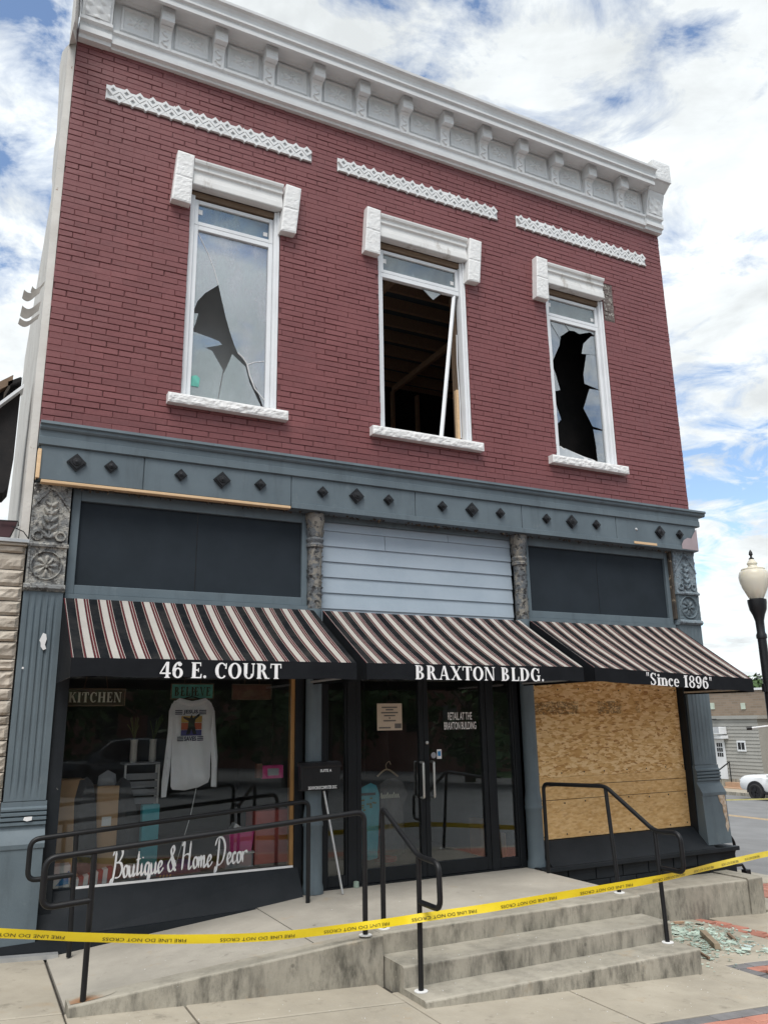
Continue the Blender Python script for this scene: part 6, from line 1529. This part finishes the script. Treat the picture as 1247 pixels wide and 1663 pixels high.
# ================================================================ car
def make_car(loc,heading,paint,label):
    C=thing('parked_car',loc,label,'car','cars parked along the street'); C.rotation_euler=(0,0,heading)
    # local: +x forward, y left; lengths in metres
    def loc_build(m,name,mat,smooth=False):
        me=m.mesh(name,(0,0,0),smooth); me.materials.append(mat); o=bpy.data.objects.new(name,me); COL.objects.link(o); o.parent=C; return o
    st=[(-2.35,.50,.98,.78),(-2.28,.42,1.08,.86),(-2.0,.40,1.12,.92),(-1.0,.40,1.10,.95),(0,.40,1.08,.95),(.8,.40,1.06,.95),(1.1,.40,1.12,.95),(1.6,.42,1.11,.94),(2.05,.44,1.08,.92),(2.28,.46,1.02,.87),(2.40,.50,.90,.80)]
    m=MB(); n=len(st); ring=lambda zb,zt,w:[(-w*.94,zb),(-w,zb+.10),(-w,(zb+zt)/2),(-w*.97,zt-.10),(-w*.88,zt-.02),(-w*.5,zt+.015),(0,zt+.02),(w*.5,zt+.015),(w*.88,zt-.02),(w*.97,zt-.10),(w,(zb+zt)/2),(w,zb+.10),(w*.94,zb)]
    for x,zb,zt,w in st: m.v+=[(x,y,z) for y,z in ring(zb,zt,w)]
    k=13
    for i in range(n-1):
        for j in range(k-1): m.f.append((i*k+j,i*k+j+1,(i+1)*k+j+1,(i+1)*k+j))
        m.f.append((i*k+k-1,i*k,(i+1)*k,(i+1)*k+k-1))
    m.f+=[tuple(range(k)),tuple(range((n-1)*k,n*k))[::-1]]; loc_build(m,'body',paint,True)
    m=MB(); cs=[(-2.25,1.08,1.09,.80),(-2.0,1.05,1.58,.70),(-1.2,1.05,1.74,.68),(-.2,1.05,1.76,.68),(.3,1.05,1.72,.68),(1.05,1.05,1.08,.78)]
    for x,zb,zt,w in cs: m.v+=[(x,-w-.10,zb),(x,-w,zt-.06),(x,-w*.8,zt),(x,w*.8,zt),(x,w,zt-.06),(x,w+.10,zb)]
    for i in range(5):
        for j in range(5): m.f.append((i*6+j,i*6+j+1,(i+1)*6+j+1,(i+1)*6+j))
    loc_build(m,'cabin',paint,True)
    for s in (-1,1):
        for (xa,xb,xc,xd) in ((-1.95,-1.1,-1.15,-1.8),(-1.02,-.1,-.1,-1.05),(-.02,.82,.33,-.02)):
            m=MB(); q=[(xa,s*.80,1.16),(xb,s*.80,1.16),(xc,s*.715,1.62),(xd,s*.715,1.62)]; m.add([(a,b+s*.008,c) for a,b,c in q]+[(a,b-s*.01,c) for a,b,c in q],[(0,1,2,3),(7,6,5,4)]+[(i,i+4,(i+1)%4+4,(i+1)%4) for i in range(4)]); loc_build(m,'side_window',M['car_glass'])
    m=MB(); m.hexa([(.98,-.72,1.10),(1.0,-.72,1.115),(1.0,.72,1.115),(.98,.72,1.10),(.33,-.60,1.66),(.36,-.60,1.68),(.36,.60,1.68),(.33,.60,1.66)]); loc_build(m,'windscreen',M['car_glass'])
    for (wx) in (-1.42,1.45):
        for s in (-1,1):
            m=MB(); 
            for j,(r_,y_) in enumerate(((.24,.02),(.33,.0),(.365,.03),(.37,.10),(.365,.2),(.33,.235))):
                m.v+=[(wx+r_*math.cos(2*math.pi*t/28),s*(1.01-y_),.37+r_*math.sin(2*math.pi*t/28)) for t in range(28)]
            for j in range(5): m.f+=[(j*28+t,j*28+(t+1)%28,(j+1)*28+(t+1)%28,(j+1)*28+t) for t in range(28)]
            w=loc_build(m,'wheel',M['tyre'],True)
            m=MB(); m.prism([(wx+.245*math.cos(2*math.pi*t/28),.37+.245*math.sin(2*math.pi*t/28)) for t in range(28)],1,s*.958,s*.966)
            for t in range(5):
                a=2*math.pi*t/5+.3; ca,sa=math.cos(a),math.sin(a); q=[(wx-.03*sa,.37+.03*ca),(wx+.03*sa,.37-.03*ca),(wx+.235*ca+.045*sa,.37+.235*sa-.045*ca),(wx+.235*ca-.045*sa,.37+.235*sa+.045*ca)]; m.prism(q,1,s*.967,s*.988)
            me=m.mesh('rim'); me.materials.append(M['rim']); o=bpy.data.objects.new('rim',me); COL.objects.link(o); o.parent=w
            m=MB(); N_=16
            for t in range(N_+1):
                a=math.pi*1.08*t/N_-.13; m.v+=[(wx+.40*math.cos(a),s*.965,.40+.40*math.sin(a)),(wx+.47*math.cos(a),s*.972,.40+.47*math.sin(a)),(wx+.47*math.cos(a),s*.90,.40+.47*math.sin(a)),(wx+.40*math.cos(a),s*.88,.40+.40*math.sin(a))]
            for t in range(N_):
                for j in range(4): m.f.append((t*4+j,t*4+(j+1)%4,(t+1)*4+(j+1)%4,(t+1)*4+j))
            m.prism([(wx+.41*math.cos(2*math.pi*t/24),.40+.41*math.sin(2*math.pi*t/24)) for t in range(24)],1,s*.90,s*.956); loc_build(m,'wheel_arch',M['cladding'],True)
    for s in (-1,1):
        m=MB(); m.bbox(2.22,2.40,s*.68-.14,s*.68+.14,.80,.90,.02); loc_build(m,'headlight',M['lamp_lens'])
        m=MB(); m.bbox(-2.37,-2.25,s*.66-.10,s*.66+.10,.85,1.0,.02); loc_build(m,'tail_light',M['brake'])
        m=MB(); m.bbox(.55,.72,s*1.0-.09,s*1.0+.09,1.08,1.2,.03); loc_build(m,'mirror',paint)
        m=MB(); m.box(-1.0,1.0,s*.93-.02,s*.93+.02,.30,.42); loc_build(m,'sill_cladding',M['cladding'])
    m=MB(); m.bbox(2.30,2.40,-.62,.62,.46,.66,.02); loc_build(m,'grille',M['cladding'])
    return C
w=fg(1234,1299,-.14); make_car((w.x+.55,w.y-1.62,gz(w.x+.5,ROAD)),R(90),M['car_white'],'white car parked across the side street at the right edge')
make_car((4.5,-20.0,gz(4.5,ROAD)),R(180),M['car_dark'],'dark car parked opposite, seen only as a reflection in the shop window')
# ================================================================ across the side street
FXP=39.0
def FP(px,py,x=FXP): return fx(px,py,x)
FB=thing('tan_brick_building',(FXP+4,20,gz(FXP)),'long low tan brick building across the side street','building')
top=FP(1247,1120).z; zb=gz(FXP,-.3)
MB().box(FXP,FXP+14,8,36,zb,top).build('wall',M['tan_brick'],FB); MB().box(FXP-.08,FXP+14.1,7.9,36.1,top,top+.12).build('parapet_cap',M['vinyl'],FB)
for px in (1157,1207): a=FP(px-4,1142); b=FP(px+4,1152); MB().box(FXP-.05,FXP-.002,min(a.y,b.y),max(a.y,b.y),b.z,a.z).build('wall_vent',simple('pale_green_tile',(.55,.62,.52,1)),FB)
XA=FXP-.9
AX=thing('siding_annex',(XA,24,gz(XA)),'grey vinyl sided annex with white door across the side street','annex')
yl=fx(1135,1200,XA).y; yr=fx(1233,1200,XA).y; zt=fx(1200,1168,XA).z
MB().box(XA+.03,FXP-.01,yr,yl,zb,zt).build('core',M['siding_grey'],AX); MB().box(XA-.12,FXP-.01,yr-.15,yl+.1,zt,zt+.18).build('eave',M['siding_grey'],AX)
n=17; zl=gz(XA)+.5; hgt=(zt-zl)/n
for k in range(n):
    z=zl+k*hgt; m=MB(); m.hexa([(XA-.02,yr,z),(XA+.028,yr,z),(XA+.028,yl,z),(XA-.02,yl,z),(XA+.012,yr,z+hgt-.004),(XA+.028,yr,z+hgt-.004),(XA+.028,yl,z+hgt-.004),(XA+.012,yl,z+hgt-.004)]); m.build('siding_board',M['siding_grey'],AX)
MB().box(XA-.04,XA+.02,yr,yl,zb,zl-.002).build('foundation',M['conc_step'],AX)
def frect(px0,py0,px1,py1,x):
    a=fx(px0,py0,x); b=fx(px1,py1,x); return min(a.y,b.y),max(a.y,b.y),b.z,a.z
y0,y1,z0,z1=frect(1159,1201,1183,1266,XA-.05); D_=MB().box(XA-.06,XA-.025,y0,y1,z0,z1).build('door',M['vinyl'],AX)
for r in range(3):
    for c in range(3): MB().box(XA-.07,XA-.062,y0+(y1-y0)*(.22+.2*c),y0+(y1-y0)*(.37+.2*c),z0+(z1-z0)*(.56+.125*r),z0+(z1-z0)*(.66+.125*r)).build('pane',M['car_glass'],D_)
MB().box(XA-.5,XA-.03,y0-.3,y1+.3,z1+.05,z1+.22).build('door_hood',M['vinyl'],AX)
y0,y1,z0,z1=frect(1196,1203,1212,1221,XA-.05); W_=MB().box(XA-.07,XA-.025,y0,y1,z0,z1).build('window',M['vinyl'],AX)
for c in (0,1): MB().box(XA-.08,XA-.072,y0+(y1-y0)*(.12+.42*c),y0+(y1-y0)*(.46+.42*c),z0+.1,z1-.1).build('pane',M['car_glass'],W_)
y0,y1,z0,z1=frect(1161,1181,1173,1193,XA-.4); A=thing('air_conditioner',(XA-.3,(y0+y1)/2,z0),'boxy white air conditioner above the white annex door','air conditioner'); MB().bbox(XA-.6,XA-.03,y0,y1,z0,z1,.02).build('casing',M['vinyl'],A)
for k in range(5): MB().box(XA-.61,XA-.602,y0+.05,y1-.05,z0+.08+k*.07,z0+.11+k*.07).build('louvre',M['grey_plastic'],A)
y0,y1,z0,z1=frect(1149,1168,1158,1196,XA-.6); A=thing('hanging_sign',(XA-.6,(y0+y1)/2,z0),'red white and blue sign on the annex beside the pilaster','sign'); MB().bbox(XA-.65,XA-.6,y0,y1,z0,z1,.01).build('panel',M['whitepaper'],A)
MB().box(XA-.66,XA-.652,y0,y1,z1-.28,z1-.0).build('red_band',M['red'],A); MB().box(XA-.66,XA-.652,y0,y1,z0,z0+.22).build('blue_band',M['navy'],A); MB().prism([(y0+.06,z0+.3),(y1-.06,z0+.3),(y1-.1,z0+.75),((y0+y1)/2,z0+.62),(y0+.1,z0+.8)],0,XA-.66,XA-.652).build('red_mark',M['red'],A)
MB().box(XA-.62,XA-.03,(y0+y1)/2-.03,(y0+y1)/2+.03,z1-.05,z1).build('bracket',M['iron'],A)
y0,y1,_,_=frect(1160,1201,1196,1266,XA-1); A=thing('porch_steps',(XA-.8,(y0+y1)/2,gz(XA)),'dark wooden porch steps below the white annex door','steps')
zd=fx(1170,1268,XA).z
for k in range(3): MB().box(XA-.45-.4*k,XA-.04,y0-.1,y1+.1,gz(XA)-.2,zd-.02-.24*k).build('step',M['wood_dark'],A)
A=thing('porch_rail',(XA-.8,y0,gz(XA)),'thin black rail beside the porch steps','handrail','black pipe handrails at the entrance' if 0 else None)
pA=fx(1184,1238,XA-.2); pB=fx(1165,1253,XA-1.3); MB().tube([tuple(pA),tuple(pB),(pB.x,pB.y,pB.z-.1)],.035,6).build('rail',M['iron'],A)
for p in (pA,pB): MB().tube([tuple(p),(p.x,p.y,gz(p.x))],.03,6).build('post',M['iron'],A)
m=MB(); slab(m,34.2,60,6,60,.0,-.2); tag(m.build('far_pavement',M['conc_walk']),'pale pavement on the far side of the side street','pavement',kind='structure')
m=MB(); slab(m,34.0,34.199,6,60,.01,-.2); tag(m.build('far_kerb',M['conc_step']),'kerb along the far side of the side street','kerb',kind='structure')
m=MB(); slab(m,22.5,22.65,3,60,ROAD+.004,ROAD-.01); slab(m,22.8,22.95,3,60,ROAD+.004,ROAD-.01); slab(m,11.9,12.05,-4,60,ROAD+.004,ROAD-.01); tag(m.build('road_line',M['line_yellow']),'faded yellow lines painted along the side street','road marking',kind='structure')
p0=fg(1150,1303,.55); p1=fg(1300,1300,.55); m=MB(); N_=20
for i in range(N_+1):
    p=Vector((28,17.5+(i-10)*.6,0)); a=fx(1150+i*8,1300.5-.2*i,28.0); m.v+=[(28,a.y,a.z-.025),(28,a.y,a.z+.025),(28.002,a.y,a.z+.025),(28.002,a.y,a.z-.025)]
for i in range(N_):
    for j in range(4): m.f.append((i*4+j,i*4+(j+1)%4,(i+1)*4+(j+1)%4,(i+1)*4+j))
thing_mesh('barrier_tape',m,simple('pale_yellow_tape',(.62,.56,.22,1)),'distant pale yellow tape stretched across the side street','tape')
# ================================================================ trees
def tree(loc,h,r,label,seed,n=2600,ls=.22,low=.3,group='trees around the square'):
    rnd=random.Random(seed); T_=thing('leafy_tree',loc,label,'tree',group); L0=Vector(loc); m=MB(); m.tube([L0,L0+Vector((.1,.05,h*.3)),L0+Vector((.0,.1,h*.55)),L0+Vector((.1,0,h*.8))],h*.032,8,r2=h*.008)
    for k in range(9):
        a=rnd.uniform(0,6.28); z=h*rnd.uniform(.28,.7); q=Vector((math.cos(a),math.sin(a),.7))*r*rnd.uniform(.5,.85); m.tube([L0+Vector((0,0,z)),L0+Vector((0,0,z))+q*.5+Vector((0,0,.1)),L0+Vector((0,0,z))+q],h*.012,5,r2=h*.003)
    m.build('trunk',M['bark'],T_,True)
    cl=[]
    for k in range(34):
        a=rnd.uniform(0,6.28); zt=rnd.uniform(low,1); rr=r*math.sin(math.pi*min(1,(zt-low)/(1-low)*.82+.14))*rnd.uniform(.45,1); cl.append((L0+Vector((rr*math.cos(a),rr*math.sin(a),h*zt)),r*rnd.uniform(.2,.38)))
    m=MB()
    for k in range(n):
        c,s=rnd.choice(cl); d=Vector((rnd.gauss(0,1),rnd.gauss(0,1),rnd.gauss(0,.8))); d.normalize(); p=c+d*s*rnd.uniform(.6,1.1); u=Vector((rnd.gauss(0,1),rnd.gauss(0,1),rnd.gauss(0,.5))).normalized(); v=u.cross(d+Vector((.01,0,.3))).normalized(); e=ls*rnd.uniform(.6,1.3)
        m.add([p-u*e,p+v*e*.5,p+u*e,p-v*e*.5],[(0,1,2,3)])
    m.build('crown',M['leaf'],T_)
for i,(px,dist,hh) in enumerate(((1241,86,0),(1226,96,0),(1262,80,0))):
    p=fx(px,1108,FXP+dist*.5); zg=gz(70)-1; tree((p.x,p.y,zg),p.z-zg-.7+.3*i,4.2,['bushy tree top rising just above the tan brick roof','lower tree top left of the others above the tan brick roof','tree top at the picture edge above the tan brick roof'][i],50+i,2200,.4)
# ---- the square behind the camera, mirrored in the shop glass
m=MB(); slab(m,-40,60,-24.2,-23.0,.0,-.2); tag(m.build('opposite_pavement',M['conc_walk']),'pavement on the opposite side of the street, seen in reflection','pavement',kind='structure')
m=MB(); slab(m,-60,80,-60,-24.21,.02,-.2); tag(m.build('lawn',M['grass']),'green lawn of the square opposite, seen in reflection','lawn',kind='structure')
for i,(x,y,h,r) in enumerate(((-3,-27,8,3.6),(3.5,-29,9,4.2),(9.5,-27,8.5,4.0),(16,-30,9.5,4.4),(23,-28,9,4.2),(31,-31,10,4.6))):
    tree((x,y,gz(x)),h,r,'%s leafy tree from the left on the lawn opposite, seen in reflection'%['first','second','third','fourth','fifth','sixth'][i],80+i,3000,.30,.16)
OPB=thing('courthouse',(15,-44,gz(15)),'dark red brick building opposite, seen only in reflection','building')
MB().box(-10,45,-52,-44,gz(45)-.5,9.5).build('wall',M['far_brick'],OPB)
for r in range(3):
    for c in range(18): MB().box(-8+c*3,-6.8+c*3,-43.99,-43.9,.8+r*3,2.6+r*3).build('window',M['car_glass'],OPB)
